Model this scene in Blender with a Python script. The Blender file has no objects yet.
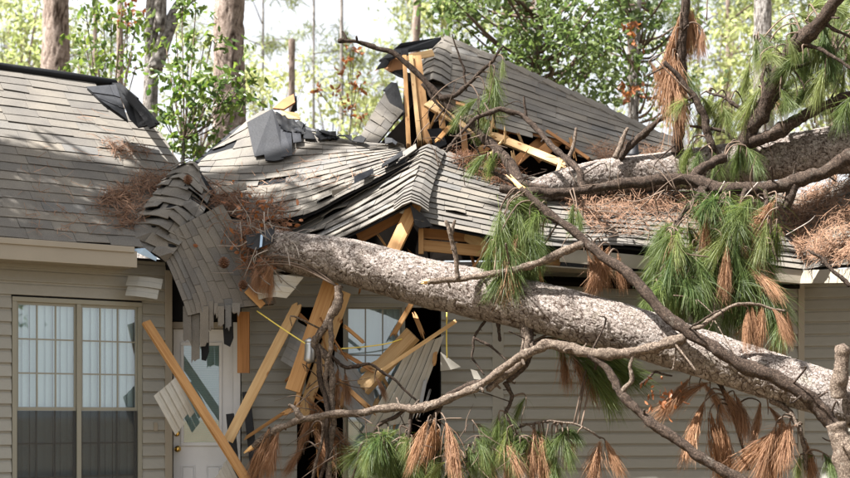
import bpy, math, random
import numpy as np
from mathutils import Vector, Matrix, noise as mnoise

random.seed(7)
rng = np.random.default_rng(7)
scene = bpy.context.scene
COL = scene.collection

# ------------------------------------------------------------------ camera
F = 1300.0            # focal length in photo pixels (850 wide)
HY = 415.0            # horizon row
ZC = 1.285            # camera height
cam_d = bpy.data.cameras.new('camera')
cam = bpy.data.objects.new('camera', cam_d)
COL.objects.link(cam)
cam.location = (0, 0, ZC)
cam.rotation_euler = (math.radians(90), 0, 0)
cam_d.sensor_width = 36.0
cam_d.lens = F / 850.0 * 36.0
cam_d.shift_y = (HY - 239.0) / 850.0
cam_d.clip_start = 0.1
cam_d.clip_end = 2000
cam_d.dof.use_dof = True
cam_d.dof.focus_distance = 12.4
cam_d.dof.aperture_fstop = 1.8
scene.camera = cam

# ------------------------------------------------------------------ light
SUN = Vector((-0.52, -0.25, 0.82)).normalized()      # direction towards the sun
w = bpy.data.worlds.new('World')
scene.world = w
w.use_nodes = True
nt = w.node_tree
for n in list(nt.nodes):
    nt.nodes.remove(n)
sky = nt.nodes.new('ShaderNodeTexSky')
sky.sky_type = 'NISHITA'
sky.sun_disc = False
sky.sun_elevation = math.asin(SUN.z)
sky.sun_rotation = math.atan2(SUN.x, SUN.y)
sky.air_density = 1.0
sky.dust_density = 7.0
sky.ozone_density = 0.5
bg = nt.nodes.new('ShaderNodeBackground')
bg.inputs['Strength'].default_value = 0.052
out = nt.nodes.new('ShaderNodeOutputWorld')
# near-white added unevenly over the whole sky, for its overexposed look
tcw = nt.nodes.new('ShaderNodeTexCoord')
nzw = nt.nodes.new('ShaderNodeTexNoise')
nzw.inputs['Scale'].default_value = 2.2
nzw.inputs['Detail'].default_value = 6.0
mrw = nt.nodes.new('ShaderNodeMapRange')
mrw.inputs['From Min'].default_value = 0.3
mrw.inputs['From Max'].default_value = 0.7
mrw.inputs['To Min'].default_value = 0.6
mrw.inputs['To Max'].default_value = 0.9
veil = nt.nodes.new('ShaderNodeMix')
veil.data_type = 'RGBA'
veil.inputs[7].default_value = (5.4, 5.5, 5.6, 1)
nt.links.new(tcw.outputs['Generated'], nzw.inputs['Vector'])
nt.links.new(nzw.outputs[0], mrw.inputs[0])
nt.links.new(mrw.outputs[0], veil.inputs[0])
nt.links.new(sky.outputs[0], veil.inputs[6])
nt.links.new(veil.outputs[2], bg.inputs[0])
nt.links.new(bg.outputs[0], out.inputs[0])
sd = bpy.data.lights.new('sun', 'SUN')
sd.energy = 5.0
sd.angle = math.radians(0.5)
sd.color = (1.0, 0.965, 0.915)
so = bpy.data.objects.new('sun', sd)
COL.objects.link(so)
so.location = (-20, -10, 40)
so.rotation_euler = (-SUN).to_track_quat('-Z', 'Y').to_euler()
scene.view_settings.view_transform = 'Standard'
scene.view_settings.look = 'None'
scene.view_settings.exposure = 2.38
scene.view_settings.gamma = 1.0
scene.render.resolution_x = 1024
scene.render.resolution_y = 576


# ------------------------------------------------------------------ helpers
def at(px, py, Y):
    """A point at depth Y whose picture position is (px, py)."""
    return np.array([(px - 425.0) / F * Y, Y, ZC + (HY - py) / F * Y])


def pix(p):
    return 425.0 + F * p[0] / p[1], HY - F * (p[2] - ZC) / p[1]


WLOC = {}


def link(o, loc, parent):
    COL.objects.link(o)
    WLOC[o.name] = np.array(loc, float)
    if parent is not None:
        o.parent = parent
        o.location = Vector(np.array(loc, float) - WLOC[parent.name])
    else:
        o.location = Vector(loc)


def tag(o, label=None, cat=None, group=None, kind=None):
    if label: o['label'] = label
    if cat: o['category'] = cat
    if group: o['group'] = group
    if kind: o['kind'] = kind
    return o


def thing(name, loc, label, cat, group=None):
    o = bpy.data.objects.new(name, None)
    o.empty_display_size = 0.2
    link(o, loc, None)
    return tag(o, label, cat, group)


def make_mesh(name, V, Fc, mat, smooth=False):
    me = bpy.data.meshes.new(name)
    V = np.asarray(V, np.float32)
    if isinstance(Fc, np.ndarray):
        n, k = Fc.shape
        me.vertices.add(len(V)); me.vertices.foreach_set('co', V.ravel())
        me.loops.add(n * k); me.loops.foreach_set('vertex_index', Fc.astype(np.int32).ravel())
        me.polygons.add(n)
        me.polygons.foreach_set('loop_start', np.arange(0, n * k, k, dtype=np.int32))
        me.update(calc_edges=True)
    else:
        me.from_pydata([tuple(v) for v in V.tolist()], [], Fc)
        me.update()
    if smooth:
        me.polygons.foreach_set('use_smooth', np.ones(len(me.polygons), bool))
    if mat is not None:
        me.materials.append(mat)
    return me


def mesh_obj(name, V, Fc, mat, parent=None, smooth=False, origin=None):
    V = np.asarray(V, float)
    c = V.mean(axis=0) if origin is None else np.array(origin, float)
    me = make_mesh(name, V - c, Fc, mat, smooth)
    o = bpy.data.objects.new(name, me)
    link(o, c, parent)
    return o


def catmull(P, n):
    P = np.asarray(P, float)
    m = len(P)
    if m == 2:
        u = np.linspace(0, 1, n)[:, None]
        return P[0] * (1 - u) + P[1] * u
    Q = np.vstack([2 * P[0] - P[1], P, 2 * P[-1] - P[-2]])
    t = np.linspace(0, m - 1 - 1e-9, n)
    i = t.astype(int); f = (t - i)[:, None]
    p0, p1, p2, p3 = Q[i], Q[i + 1], Q[i + 2], Q[i + 3]
    return 0.5 * ((2 * p1) + (-p0 + p2) * f + (2 * p0 - 5 * p1 + 4 * p2 - p3) * f**2 + (-p0 + 3 * p1 - 3 * p2 + p3) * f**3)


def worley(P, seed=0):
    """F1, F2 distances for points P in a unit jittered lattice."""
    ip = np.floor(P).astype(np.int64)
    d1 = np.full(len(P), 9.0); d2 = np.full(len(P), 9.0); idn = np.zeros(len(P))
    for a in (-1, 0, 1):
        for b in (-1, 0, 1):
            for c in (-1, 0, 1):
                q = ip + np.array([a, b, c])
                h = (q[:, 0] * 73856093) ^ (q[:, 1] * 19349663) ^ (q[:, 2] * 83492791) ^ seed
                r = []
                for k in range(3):
                    h = (h * 1103515245 + 12345) & 0x7fffffff
                    r.append((h >> 8 & 0xffff) / 65535.0)
                fp = q + np.stack(r, 1)
                d = np.linalg.norm(fp - P, axis=1)
                near = d < d1
                d2 = np.where(near, d1, np.minimum(d2, d))
                idn = np.where(near, r[2], idn)
                d1 = np.where(near, d, d1)
    return d1, d2, idn


def vnoise(P, seed=0):
    """smooth value noise in [0,1]"""
    ip = np.floor(P).astype(np.int64); f = P - ip
    f = f * f * (3 - 2 * f)
    res = np.zeros(len(P))
    for a in (0, 1):
        for b in (0, 1):
            for c in (0, 1):
                q = ip + np.array([a, b, c])
                h = (q[:, 0] * 73856093) ^ (q[:, 1] * 19349663) ^ (q[:, 2] * 83492791) ^ (seed * 7919)
                h = (h * 1103515245 + 12345) & 0x7fffffff
                h = (h * 1103515245 + 12345) & 0x7fffffff
                v = (h >> 8 & 0xffff) / 65535.0
                wgt = (f[:, 0] if a else 1 - f[:, 0]) * (f[:, 1] if b else 1 - f[:, 1]) * (f[:, 2] if c else 1 - f[:, 2])
                res += v * wgt
    return res


def tube_arrays(P, R, n=24, seg=8, rough=0.12, nscale=None, seed=0, bark=None, cap=True, knots=0):
    C = catmull(P, n)
    R = np.interp(np.linspace(0, 1, n), np.linspace(0, 1, len(R)), R)
    T = np.gradient(C, axis=0)
    T /= np.linalg.norm(T, axis=1)[:, None] + 1e-12
    ref = np.array([0.0, 0, 1]) if abs(T[0][2]) < 0.9 else np.array([1.0, 0, 0])
    U = np.zeros_like(C)
    u = ref - T[0] * ref.dot(T[0]); u /= np.linalg.norm(u)
    for i in range(n):
        u = u - T[i] * u.dot(T[i]); u /= np.linalg.norm(u); U[i] = u
    W = np.cross(T, U)
    a = np.linspace(0, 2 * math.pi, seg, endpoint=False)
    D = U[:, None, :] * np.cos(a)[None, :, None] + W[:, None, :] * np.sin(a)[None, :, None]
    base = C[:, None, :] + D * R[:, None, None]
    att = None
    flat = base.reshape(-1, 3)
    Rf = np.repeat(R, seg)
    if bark is not None:
        L = np.concatenate([[0], np.cumsum(np.linalg.norm(np.diff(C, axis=0), axis=1))])
        # bark coordinates: stretched along the axis
        pl, pw, amp = bark
        q = np.stack([np.repeat(L, seg) / pl,
                      (D.reshape(-1, 3) @ np.array([1.0, 0.2, 0.1])) * Rf / pw + 40,
                      (D.reshape(-1, 3) @ np.array([0.1, 0.5, 1.0])) * Rf / pw + 40], 1)
        q = q + (np.stack([vnoise(q * 1.7 + 5, 1), vnoise(q * 1.7 + 9, 2), vnoise(q * 1.7 + 3, 3)], 1) - .5) * 0.9
        d1, d2, idn = worley(q, seed + 11)
        e = np.clip((d2 - d1) / 0.11, 0, 1)
        qs = q * np.array([2.3, 2.1, 2.1]) + 17
        s1_, s2_, ids = worley(qs, seed + 23)
        es = np.clip((s2_ - s1_) / 0.13, 0, 1)
        fine = vnoise(q * 9.0, 8) - .5
        big = vnoise(q * 0.35, 5) - .5
        h = amp * (e * (0.3 + 0.5 * idn) + es * (.08 + .24 * ids) + 0.2 * fine) + big * amp * 1.6
        e = np.minimum(e, .35 + .65 * es); idn = .45 * idn + .55 * ids
        flat = flat + D.reshape(-1, 3) * h[:, None]
        att = np.stack([e, idn, fine + .5], 1)
    elif rough > 0:
        ns = nscale or 1.0 / max(R.max() * 2.2, 0.01)
        q = flat * ns + seed * 3.1
        h = (vnoise(q, 3) - .5) * 2 * rough * Rf + (vnoise(q * 2.7, 4) - .5) * rough * Rf + (vnoise(q * 7.0, 6) - .5) * rough * .8 * Rf
        if knots:
            kr = np.random.default_rng(seed + 50)
            for _ in range(knots):
                c = flat[kr.integers(0, len(flat))]
                g = np.exp(-np.sum((flat - c)**2, axis=1) / (R.mean() * .75)**2)
                h = h + g * R.mean() * kr.uniform(.1, .4)
        flat = flat + D.reshape(-1, 3) * h[:, None]
    i = np.arange(n - 1)[:, None]; j = np.arange(seg)[None, :]
    a0 = (i * seg + j).ravel(); b0 = (i * seg + (j + 1) % seg).ravel()
    Fq = np.stack([a0, b0, b0 + seg, a0 + seg], 1)
    V = flat
    if cap:
        k = len(V)
        e0 = C[0] - T[0] * R[0] * (0.25); e1 = C[-1] + T[-1] * R[-1] * (0.6)
        V = np.vstack([V, e0, e1])
        jj = np.arange(seg)
        c0 = np.stack([np.full(seg, k), (jj + 1) % seg, jj, jj], 1)
        st = (n - 1) * seg
        c1 = np.stack([np.full(seg, k + 1), st + jj, st + (jj + 1) % seg, st + (jj + 1) % seg], 1)
        # degenerate quads avoided: as triangles in list form
        faces = Fq.tolist() + [r[:3] for r in c0.tolist()] + [r[:3] for r in c1.tolist()]
        if att is not None:
            att = np.vstack([att, [[0.5, .5, .5]] * 2])
        return V, faces, att
    return V, Fq, att


def tube(name, P, R, mat, parent=None, n=24, seg=8, smooth=True, **kw):
    V, Fq, att = tube_arrays(P, R, n, seg, **kw)
    o = mesh_obj(name, V, Fq, mat, parent, smooth)
    if att is not None:
        a = o.data.attributes.new('bark', 'FLOAT_COLOR', 'POINT')
        buf = np.ones((len(V), 4), np.float32); buf[:, :3] = att
        a.data.foreach_set('color', buf.ravel())
    return o


def box_arrays(lo, hi):
    x0, y0, z0 = lo; x1, y1, z1 = hi
    V = [(x0, y0, z0), (x1, y0, z0), (x1, y1, z0), (x0, y1, z0), (x0, y0, z1), (x1, y0, z1), (x1, y1, z1), (x0, y1, z1)]
    Fc = [(0, 3, 2, 1), (4, 5, 6, 7), (0, 1, 5, 4), (1, 2, 6, 5), (2, 3, 7, 6), (3, 0, 4, 7)]
    return V, Fc


def frame_box(name, O, ex, ey, ez, lo, hi, mat, parent=None, bevel=0.0):
    """box in the local frame O + x*ex + y*ey + z*ez"""
    V, Fc = box_arrays(lo, hi)
    V = np.array(V) @ np.array([ex, ey, ez]) + O
    o = mesh_obj(name, V, Fc, mat, parent)
    if bevel:
        m = o.modifiers.new('bevel', 'BEVEL'); m.width = bevel; m.segments = 2; m.limit_method = 'ANGLE'
    return o


def board(name, p, q, width, thick, mat, parent=None, facing=(0, -1, 0), break0=0.0, break1=0.0, seed=0, bow=0.0):
    """a sawn board from p to q, wide side towards `facing`, ends splintered by break0/break1 metres"""
    r = random.Random(seed * 31 + 5)
    p = Vector(p); q = Vector(q); f = Vector(facing)
    L = (q - p).length
    x = (q - p).normalized()
    z = (f - x * f.dot(x)).normalized()
    y = z.cross(x)
    n = 9; m = 7
    xs = [L * i / (n - 1) for i in range(n)]
    rows = []
    ys = [-width / 2 + width * k / (m - 1) for k in range(m)]
    V = []; Fc = []
    e0 = [r.uniform(0, break0) if break0 else 0 for _ in ys]
    e1 = [r.uniform(0, break1) if break1 else 0 for _ in ys]
    for side in (1, -1):
        for k, yy in enumerate(ys):
            for i, xx in enumerate(xs):
                if i == 0: xv = xx + e0[k] * (1 if side > 0 else .8)
                elif i == n - 1: xv = xx - e1[k] * (1 if side > 0 else .8)
                else: xv = e0[k] * max(0, 1 - i / 2) + xx - e1[k] * max(0, 1 - (n - 1 - i) / 2)
                bw = bow * math.sin(math.pi * i / (n - 1))
                th = thick
                ins = 0.0018 if k in (0, m - 1) else 0
                V.append((xv, yy, side * (th / 2 - ins) + bw))
    A = n * m
    for k in range(m - 1):
        for i in range(n - 1):
            a = k * n + i
            Fc.append((a, a + 1, a + n + 1, a + n))
            b = A + a
            Fc.append((b, b + n, b + n + 1, b + 1))
    for i in range(n - 1):
        Fc.append((i, A + i, A + i + 1, i + 1))
        t = (m - 1) * n + i
        Fc.append((t, t + 1, A + t + 1, A + t))
    for k in range(m - 1):
        a = k * n
        Fc.append((a, a + n, A + a + n, A + a))
        a = k * n + n - 1
        Fc.append((a, A + a, A + a + n, a + n))
    me = make_mesh(name, np.array(V), Fc, mat)
    o = bpy.data.objects.new(name, me)
    link(o, np.array(p), parent)
    o.rotation_euler = Matrix((x, y, z)).transposed().to_euler()
    return o


# ------------------------------------------------------------------ materials
def new_mat(name):
    m = bpy.data.materials.new(name)
    m.use_nodes = True
    nt = m.node_tree
    b = nt.nodes['Principled BSDF']
    return m, nt, b


def nd(nt, t, **kw):
    n = nt.nodes.new(t)
    for k, v in kw.items():
        if k in n.inputs.keys():
            n.inputs[k].default_value = v
        else:
            setattr(n, k, v)
    return n


def ramp(nt, stops):
    n = nt.nodes.new('ShaderNodeValToRGB')
    cr = n.color_ramp
    while len(cr.elements) < len(stops):
        cr.elements.new(0.5)
    for e, (p, c) in zip(cr.elements, stops):
        e.position = p; e.color = (c[0], c[1], c[2], 1)
    return n


def simple(name, col, rough=0.6, var=0.15, scale=8.0, bump=0.0, bscale=60.0, spec=0.3, rnd=0.0, coords='Object', stretch=None, metallic=0.0):
    m, nt, b = new_mat(name)
    tc = nd(nt, 'ShaderNodeTexCoord')
    src = tc.outputs[coords]
    if stretch:
        mp = nd(nt, 'ShaderNodeMapping'); mp.inputs['Scale'].default_value = stretch
        nt.links.new(src, mp.inputs[0]); src = mp.outputs[0]
    n1 = nd(nt, 'ShaderNodeTexNoise', Scale=scale, Detail=6.0, Roughness=0.6)
    nt.links.new(src, n1.inputs['Vector'])
    c = np.array(col)
    rp = ramp(nt, [(0.25, c * (1 - var)), (0.75, np.minimum(c * (1 + var), 1))])
    nt.links.new(n1.outputs[0], rp.inputs[0])
    outc = rp.outputs[0]
    if rnd:
        oi = nd(nt, 'ShaderNodeObjectInfo')
        hs = nd(nt, 'ShaderNodeHueSaturation')
        mr = nd(nt, 'ShaderNodeMapRange'); mr.inputs['To Min'].default_value = 1 - rnd; mr.inputs['To Max'].default_value = 1 + rnd
        nt.links.new(oi.outputs['Random'], mr.inputs[0])
        nt.links.new(mr.outputs[0], hs.inputs['Value'])
        nt.links.new(outc, hs.inputs['Color']); outc = hs.outputs[0]
    nt.links.new(outc, b.inputs['Base Color'])
    b.inputs['Roughness'].default_value = rough
    b.inputs['Specular IOR Level'].default_value = spec
    b.inputs['Metallic'].default_value = metallic
    if bump:
        n2 = nd(nt, 'ShaderNodeTexNoise', Scale=bscale, Detail=4.0)
        nt.links.new(src, n2.inputs['Vector'])
        bp = nd(nt, 'ShaderNodeBump', Strength=bump, Distance=0.01)
        nt.links.new(n2.outputs[0], bp.inputs['Height'])
        nt.links.new(bp.outputs[0], b.inputs['Normal'])
    return m


def shingle_mat():
    m, nt, b = new_mat('asphalt_shingle')
    oi = nd(nt, 'ShaderNodeObjectInfo')
    rp = ramp(nt, [(0.0, (.096, .091, .086)), (0.25, (.112, .105, .097)), (0.6, (.124, .115, .104)), (0.85, (.136, .124, .109)), (1.0, (.108, .107, .106))])
    nt.links.new(oi.outputs['Random'], rp.inputs[0])
    tc = nd(nt, 'ShaderNodeTexCoord')
    n1 = nd(nt, 'ShaderNodeTexNoise', Scale=260.0, Detail=2.0)
    nt.links.new(tc.outputs['Object'], n1.inputs['Vector'])
    n3 = nd(nt, 'ShaderNodeTexNoise', Scale=3.0, Detail=5.0)
    geo = nd(nt, 'ShaderNodeNewGeometry')
    nt.links.new(geo.outputs['Position'], n3.inputs['Vector'])
    r1 = ramp(nt, [(0.3, (.62, .62, .62)), (0.7, (1.35, 1.33, 1.3))])
    nt.links.new(n1.outputs[0], r1.inputs[0])
    r3 = ramp(nt, [(0.3, (.82, .82, .83)), (0.7, (1.15, 1.13, 1.08))])
    nt.links.new(n3.outputs[0], r3.inputs[0])
    mx = nd(nt, 'ShaderNodeMix', data_type='RGBA', blend_type='MULTIPLY'); mx.inputs[0].default_value = 1
    nt.links.new(rp.outputs[0], mx.inputs[6]); nt.links.new(r1.outputs[0], mx.inputs[7])
    mx2 = nd(nt, 'ShaderNodeMix', data_type='RGBA', blend_type='MULTIPLY'); mx2.inputs[0].default_value = 1
    nt.links.new(mx.outputs[2], mx2.inputs[6]); nt.links.new(r3.outputs[0], mx2.inputs[7])
    nt.links.new(mx2.outputs[2], b.inputs['Base Color'])
    b.inputs['Roughness'].default_value = 0.9
    b.inputs['Specular IOR Level'].default_value = 0.25
    bp = nd(nt, 'ShaderNodeBump', Strength=0.5, Distance=0.004)
    nt.links.new(n1.outputs[0], bp.inputs['Height'])
    nt.links.new(bp.outputs[0], b.inputs['Normal'])
    return m


def wood_mat(name, c0, c1, knot=(.22, .10, .04)):
    m, nt, b = new_mat(name)
    tc = nd(nt, 'ShaderNodeTexCoord')
    oi = nd(nt, 'ShaderNodeObjectInfo')
    mp = nd(nt, 'ShaderNodeMapping'); mp.inputs['Scale'].default_value = (1.3, 26, 26)
    add = nd(nt, 'ShaderNodeVectorMath', operation='ADD')
    mul = nd(nt, 'ShaderNodeMath', operation='MULTIPLY'); mul.inputs[1].default_value = 37.0
    nt.links.new(oi.outputs['Random'], mul.inputs[0])
    nt.links.new(tc.outputs['Object'], add.inputs[0]); nt.links.new(mul.outputs[0], add.inputs[1])
    nt.links.new(add.outputs[0], mp.inputs[0])
    n1 = nd(nt, 'ShaderNodeTexNoise', Scale=1.5, Detail=5.0, Distortion=0.6)
    nt.links.new(mp.outputs[0], n1.inputs['Vector'])
    rp = ramp(nt, [(0.3, c0), (0.5, (np.array(c0) + np.array(c1)) / 2), (0.72, c1)])
    nt.links.new(n1.outputs[0], rp.inputs[0])
    mp2 = nd(nt, 'ShaderNodeMapping'); mp2.inputs['Scale'].default_value = (2.2, 6, 6)
    nt.links.new(add.outputs[0], mp2.inputs[0])
    vo = nd(nt, 'ShaderNodeTexVoronoi', Scale=1.6)
    nt.links.new(mp2.outputs[0], vo.inputs['Vector'])
    r2 = ramp(nt, [(0.06, (1, 1, 1)), (0.13, (0, 0, 0))])
    nt.links.new(vo.outputs['Distance'], r2.inputs[0])
    mx = nd(nt, 'ShaderNodeMix', data_type='RGBA')
    nt.links.new(r2.outputs[0], mx.inputs[0]); nt.links.new(rp.outputs[0], mx.inputs[6]); mx.inputs[7].default_value = (*knot, 1)
    hs = nd(nt, 'ShaderNodeHueSaturation')
    mr = nd(nt, 'ShaderNodeMapRange'); mr.inputs['To Min'].default_value = .85; mr.inputs['To Max'].default_value = 1.12
    nt.links.new(oi.outputs['Random'], mr.inputs[0]); nt.links.new(mr.outputs[0], hs.inputs['Value'])
    nt.links.new(mx.outputs[2], hs.inputs['Color'])
    nt.links.new(hs.outputs[0], b.inputs['Base Color'])
    b.inputs['Roughness'].default_value = 0.7
    b.inputs['Specular IOR Level'].default_value = 0.25
    bp = nd(nt, 'ShaderNodeBump', Strength=0.25, Distance=0.004)
    nt.links.new(n1.outputs[0], bp.inputs['Height']); nt.links.new(bp.outputs[0], b.inputs['Normal'])
    return m


def bark_mat(name, plate0, plate1, crack, lichen=None):
    m, nt, b = new_mat(name)
    at_ = nd(nt, 'ShaderNodeAttribute'); at_.attribute_name = 'bark'
    sep = nd(nt, 'ShaderNodeSeparateColor')
    nt.links.new(at_.outputs['Color'], sep.inputs[0])
    tc = nd(nt, 'ShaderNodeTexCoord')
    rp = ramp(nt, [(0.0, plate0), (1.0, plate1)])
    n1 = nd(nt, 'ShaderNodeTexNoise', Scale=38.0, Detail=6.0, Roughness=.7)
    nt.links.new(tc.outputs['Object'], n1.inputs['Vector'])
    ma = nd(nt, 'ShaderNodeMath', operation='ADD')
    nt.links.new(sep.outputs[1], ma.inputs[0]); nt.links.new(n1.outputs[0], ma.inputs[1])
    ms = nd(nt, 'ShaderNodeMath', operation='MULTIPLY_ADD'); ms.inputs[1].default_value = .9; ms.inputs[2].default_value = -.4
    nt.links.new(ma.outputs[0], ms.inputs[0]); nt.links.new(ms.outputs[0], rp.inputs[0])
    mx = nd(nt, 'ShaderNodeMix', data_type='RGBA')
    r2 = ramp(nt, [(0.15, (0, 0, 0)), (0.75, (1, 1, 1))])
    nt.links.new(sep.outputs[0], r2.inputs[0])
    nt.links.new(r2.outputs[0], mx.inputs[0]); mx.inputs[6].default_value = (*crack, 1); nt.links.new(rp.outputs[0], mx.inputs[7])
    outc = mx.outputs[2]
    if lichen:
        n3 = nd(nt, 'ShaderNodeTexNoise', Scale=5.0, Detail=7.0, Roughness=.75)
        nt.links.new(tc.outputs['Object'], n3.inputs['Vector'])
        r3 = ramp(nt, [(0.55, (0, 0, 0)), (0.72, (.65, .65, .65))])
        nt.links.new(n3.outputs[0], r3.inputs[0])
        mx3 = nd(nt, 'ShaderNodeMix', data_type='RGBA')
        nt.links.new(r3.outputs[0], mx3.inputs[0]); nt.links.new(outc, mx3.inputs[6]); mx3.inputs[7].default_value = (*lichen, 1)
        outc = mx3.outputs[2]
    nt.links.new(outc, b.inputs['Base Color'])
    b.inputs['Roughness'].default_value = 0.95
    b.inputs['Specular IOR Level'].default_value = 0.15
    # small flakes: colour per flake, thin dark joints
    vo = nd(nt, 'ShaderNodeTexVoronoi', Scale=30.0); vo.inputs['Randomness'].default_value = 1.0
    vd = nd(nt, 'ShaderNodeTexVoronoi', Scale=30.0, feature='DISTANCE_TO_EDGE')
    wp = nd(nt, 'ShaderNodeTexNoise', Scale=22.0, Detail=3.0)
    nt.links.new(tc.outputs['Object'], wp.inputs['Vector'])
    vs = nd(nt, 'ShaderNodeVectorMath', operation='MULTIPLY_ADD'); vs.inputs[1].default_value = (.05, .05, .05)
    nt.links.new(wp.outputs['Color'], vs.inputs[0]); nt.links.new(tc.outputs['Object'], vs.inputs[2])
    nt.links.new(vs.outputs[0], vo.inputs['Vector']); nt.links.new(vs.outputs[0], vd.inputs['Vector'])
    rc = ramp(nt, [(0.0, (.66, .61, .58)), (0.5, (.95, .93, .92)), (1.0, (1.16, 1.16, 1.17))])
    nt.links.new(vo.outputs['Color'], rc.inputs[0])
    rd = ramp(nt, [(0.0, (.42, .36, .32)), (0.06, (1, 1, 1))])
    nt.links.new(vd.outputs['Distance'], rd.inputs[0])
    m1 = nd(nt, 'ShaderNodeMix', data_type='RGBA', blend_type='MULTIPLY'); m1.inputs[0].default_value = .9
    m2 = nd(nt, 'ShaderNodeMix', data_type='RGBA', blend_type='MULTIPLY'); m2.inputs[0].default_value = .8
    nt.links.new(outc, m1.inputs[6]); nt.links.new(rc.outputs[0], m1.inputs[7])
    nt.links.new(m1.outputs[2], m2.inputs[6]); nt.links.new(rd.outputs[0], m2.inputs[7])
    nt.links.new(m2.outputs[2], b.inputs['Base Color'])
    ad = nd(nt, 'ShaderNodeMath', operation='MULTIPLY_ADD'); ad.inputs[1].default_value = .5
    nt.links.new(n1.outputs[0], ad.inputs[0]); nt.links.new(rd.outputs[0], ad.inputs[2])
    bp = nd(nt, 'ShaderNodeBump', Strength=0.9, Distance=0.008)
    nt.links.new(ad.outputs[0], bp.inputs['Height']); nt.links.new(bp.outputs[0], b.inputs['Normal'])
    return m


def branch_mat(name, c0, c1, lich):
    m, nt, b = new_mat(name)
    tc = nd(nt, 'ShaderNodeTexCoord')
    wp = nd(nt, 'ShaderNodeTexNoise', Scale=40.0, Detail=3.0)
    nt.links.new(tc.outputs['Object'], wp.inputs['Vector'])
    vs = nd(nt, 'ShaderNodeVectorMath', operation='MULTIPLY_ADD'); vs.inputs[1].default_value = (.03, .03, .03)
    nt.links.new(wp.outputs['Color'], vs.inputs[0]); nt.links.new(tc.outputs['Object'], vs.inputs[2])
    vo = nd(nt, 'ShaderNodeTexVoronoi', Scale=70.0); vd = nd(nt, 'ShaderNodeTexVoronoi', Scale=70.0, feature='DISTANCE_TO_EDGE')
    nt.links.new(vs.outputs[0], vo.inputs['Vector']); nt.links.new(vs.outputs[0], vd.inputs['Vector'])
    rp = ramp(nt, [(0.0, c0), (1.0, c1)])
    nt.links.new(vo.outputs['Color'], rp.inputs[0])
    n3 = nd(nt, 'ShaderNodeTexNoise', Scale=9.0, Detail=8.0, Roughness=.75)
    nt.links.new(tc.outputs['Object'], n3.inputs['Vector'])
    r3 = ramp(nt, [(0.57, (0, 0, 0)), (0.72, (.7, .7, .7))])
    nt.links.new(n3.outputs[0], r3.inputs[0])
    mx = nd(nt, 'ShaderNodeMix', data_type='RGBA'); mx.inputs[7].default_value = (*lich, 1)
    nt.links.new(r3.outputs[0], mx.inputs[0]); nt.links.new(rp.outputs[0], mx.inputs[6])
    rd = ramp(nt, [(0.0, (.3, .26, .23)), (0.10, (1, 1, 1))])
    nt.links.new(vd.outputs['Distance'], rd.inputs[0])
    m2 = nd(nt, 'ShaderNodeMix', data_type='RGBA', blend_type='MULTIPLY'); m2.inputs[0].default_value = .8
    nt.links.new(mx.outputs[2], m2.inputs[6]); nt.links.new(rd.outputs[0], m2.inputs[7])
    nt.links.new(m2.outputs[2], b.inputs['Base Color'])
    b.inputs['Roughness'].default_value = .95; b.inputs['Specular IOR Level'].default_value = .12
    ad = nd(nt, 'ShaderNodeMath', operation='ADD')
    nt.links.new(n3.outputs[0], ad.inputs[0]); nt.links.new(rd.outputs[0], ad.inputs[1])
    bp = nd(nt, 'ShaderNodeBump', Strength=1.0, Distance=0.007)
    nt.links.new(ad.outputs[0], bp.inputs['Height']); nt.links.new(bp.outputs[0], b.inputs['Normal'])
    return m


def leaf_mat(name, c0, c1, trans=0.45, rough=0.5):
    m, nt, b = new_mat(name)
    oi = nd(nt, 'ShaderNodeObjectInfo')
    geo = nd(nt, 'ShaderNodeNewGeometry')
    ma = nd(nt, 'ShaderNodeMath', operation='MULTIPLY_ADD'); ma.inputs[1].default_value = .35
    nt.links.new(oi.outputs['Random'], ma.inputs[0])
    mr = nd(nt, 'ShaderNodeMath', operation='MULTIPLY'); mr.inputs[1].default_value = .65
    nt.links.new(geo.outputs['Random Per Island'], mr.inputs[0])
    nt.links.new(mr.outputs[0], ma.inputs[2])
    rp = ramp(nt, [(0.0, c0), (1.0, c1)])
    nt.links.new(ma.outputs[0], rp.inputs[0])
    nt.links.new(rp.outputs[0], b.inputs['Base Color'])
    b.inputs['Roughness'].default_value = rough
    b.inputs['Specular IOR Level'].default_value = 0.35
    tr = nd(nt, 'ShaderNodeBsdfTranslucent')
    hs = nd(nt, 'ShaderNodeHueSaturation'); hs.inputs['Value'].default_value = 1.5; hs.inputs['Saturation'].default_value = 1.1
    nt.links.new(rp.outputs[0], hs.inputs['Color']); nt.links.new(hs.outputs[0], tr.inputs[0])
    mx = nd(nt, 'ShaderNodeMixShader'); mx.inputs[0].default_value = trans
    nt.links.new(b.outputs[0], mx.inputs[1]); nt.links.new(tr.outputs[0], mx.inputs[2])
    nt.links.new(mx.outputs[0], nt.nodes['Material Output'].inputs[0])
    return m


def glass_mat():
    m, nt, b = new_mat('window_glass')
    gl = nd(nt, 'ShaderNodeBsdfGlossy', Roughness=0.02)
    gl.inputs[0].default_value = (.95, .97, 1, 1)
    tr = nd(nt, 'ShaderNodeBsdfTransparent')
    tr.inputs[0].default_value = (.86, .92, .93, 1)
    fr = nd(nt, 'ShaderNodeFresnel', IOR=1.55)
    ma = nd(nt, 'ShaderNodeMath', operation='MULTIPLY_ADD'); ma.inputs[1].default_value = 1.5; ma.inputs[2].default_value = .05
    nt.links.new(fr.outputs[0], ma.inputs[0])
    mx = nd(nt, 'ShaderNodeMixShader')
    nt.links.new(ma.outputs[0], mx.inputs[0]); nt.links.new(tr.outputs[0], mx.inputs[1]); nt.links.new(gl.outputs[0], mx.inputs[2])
    nt.links.new(mx.outputs[0], nt.nodes['Material Output'].inputs[0])
    return m


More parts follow.
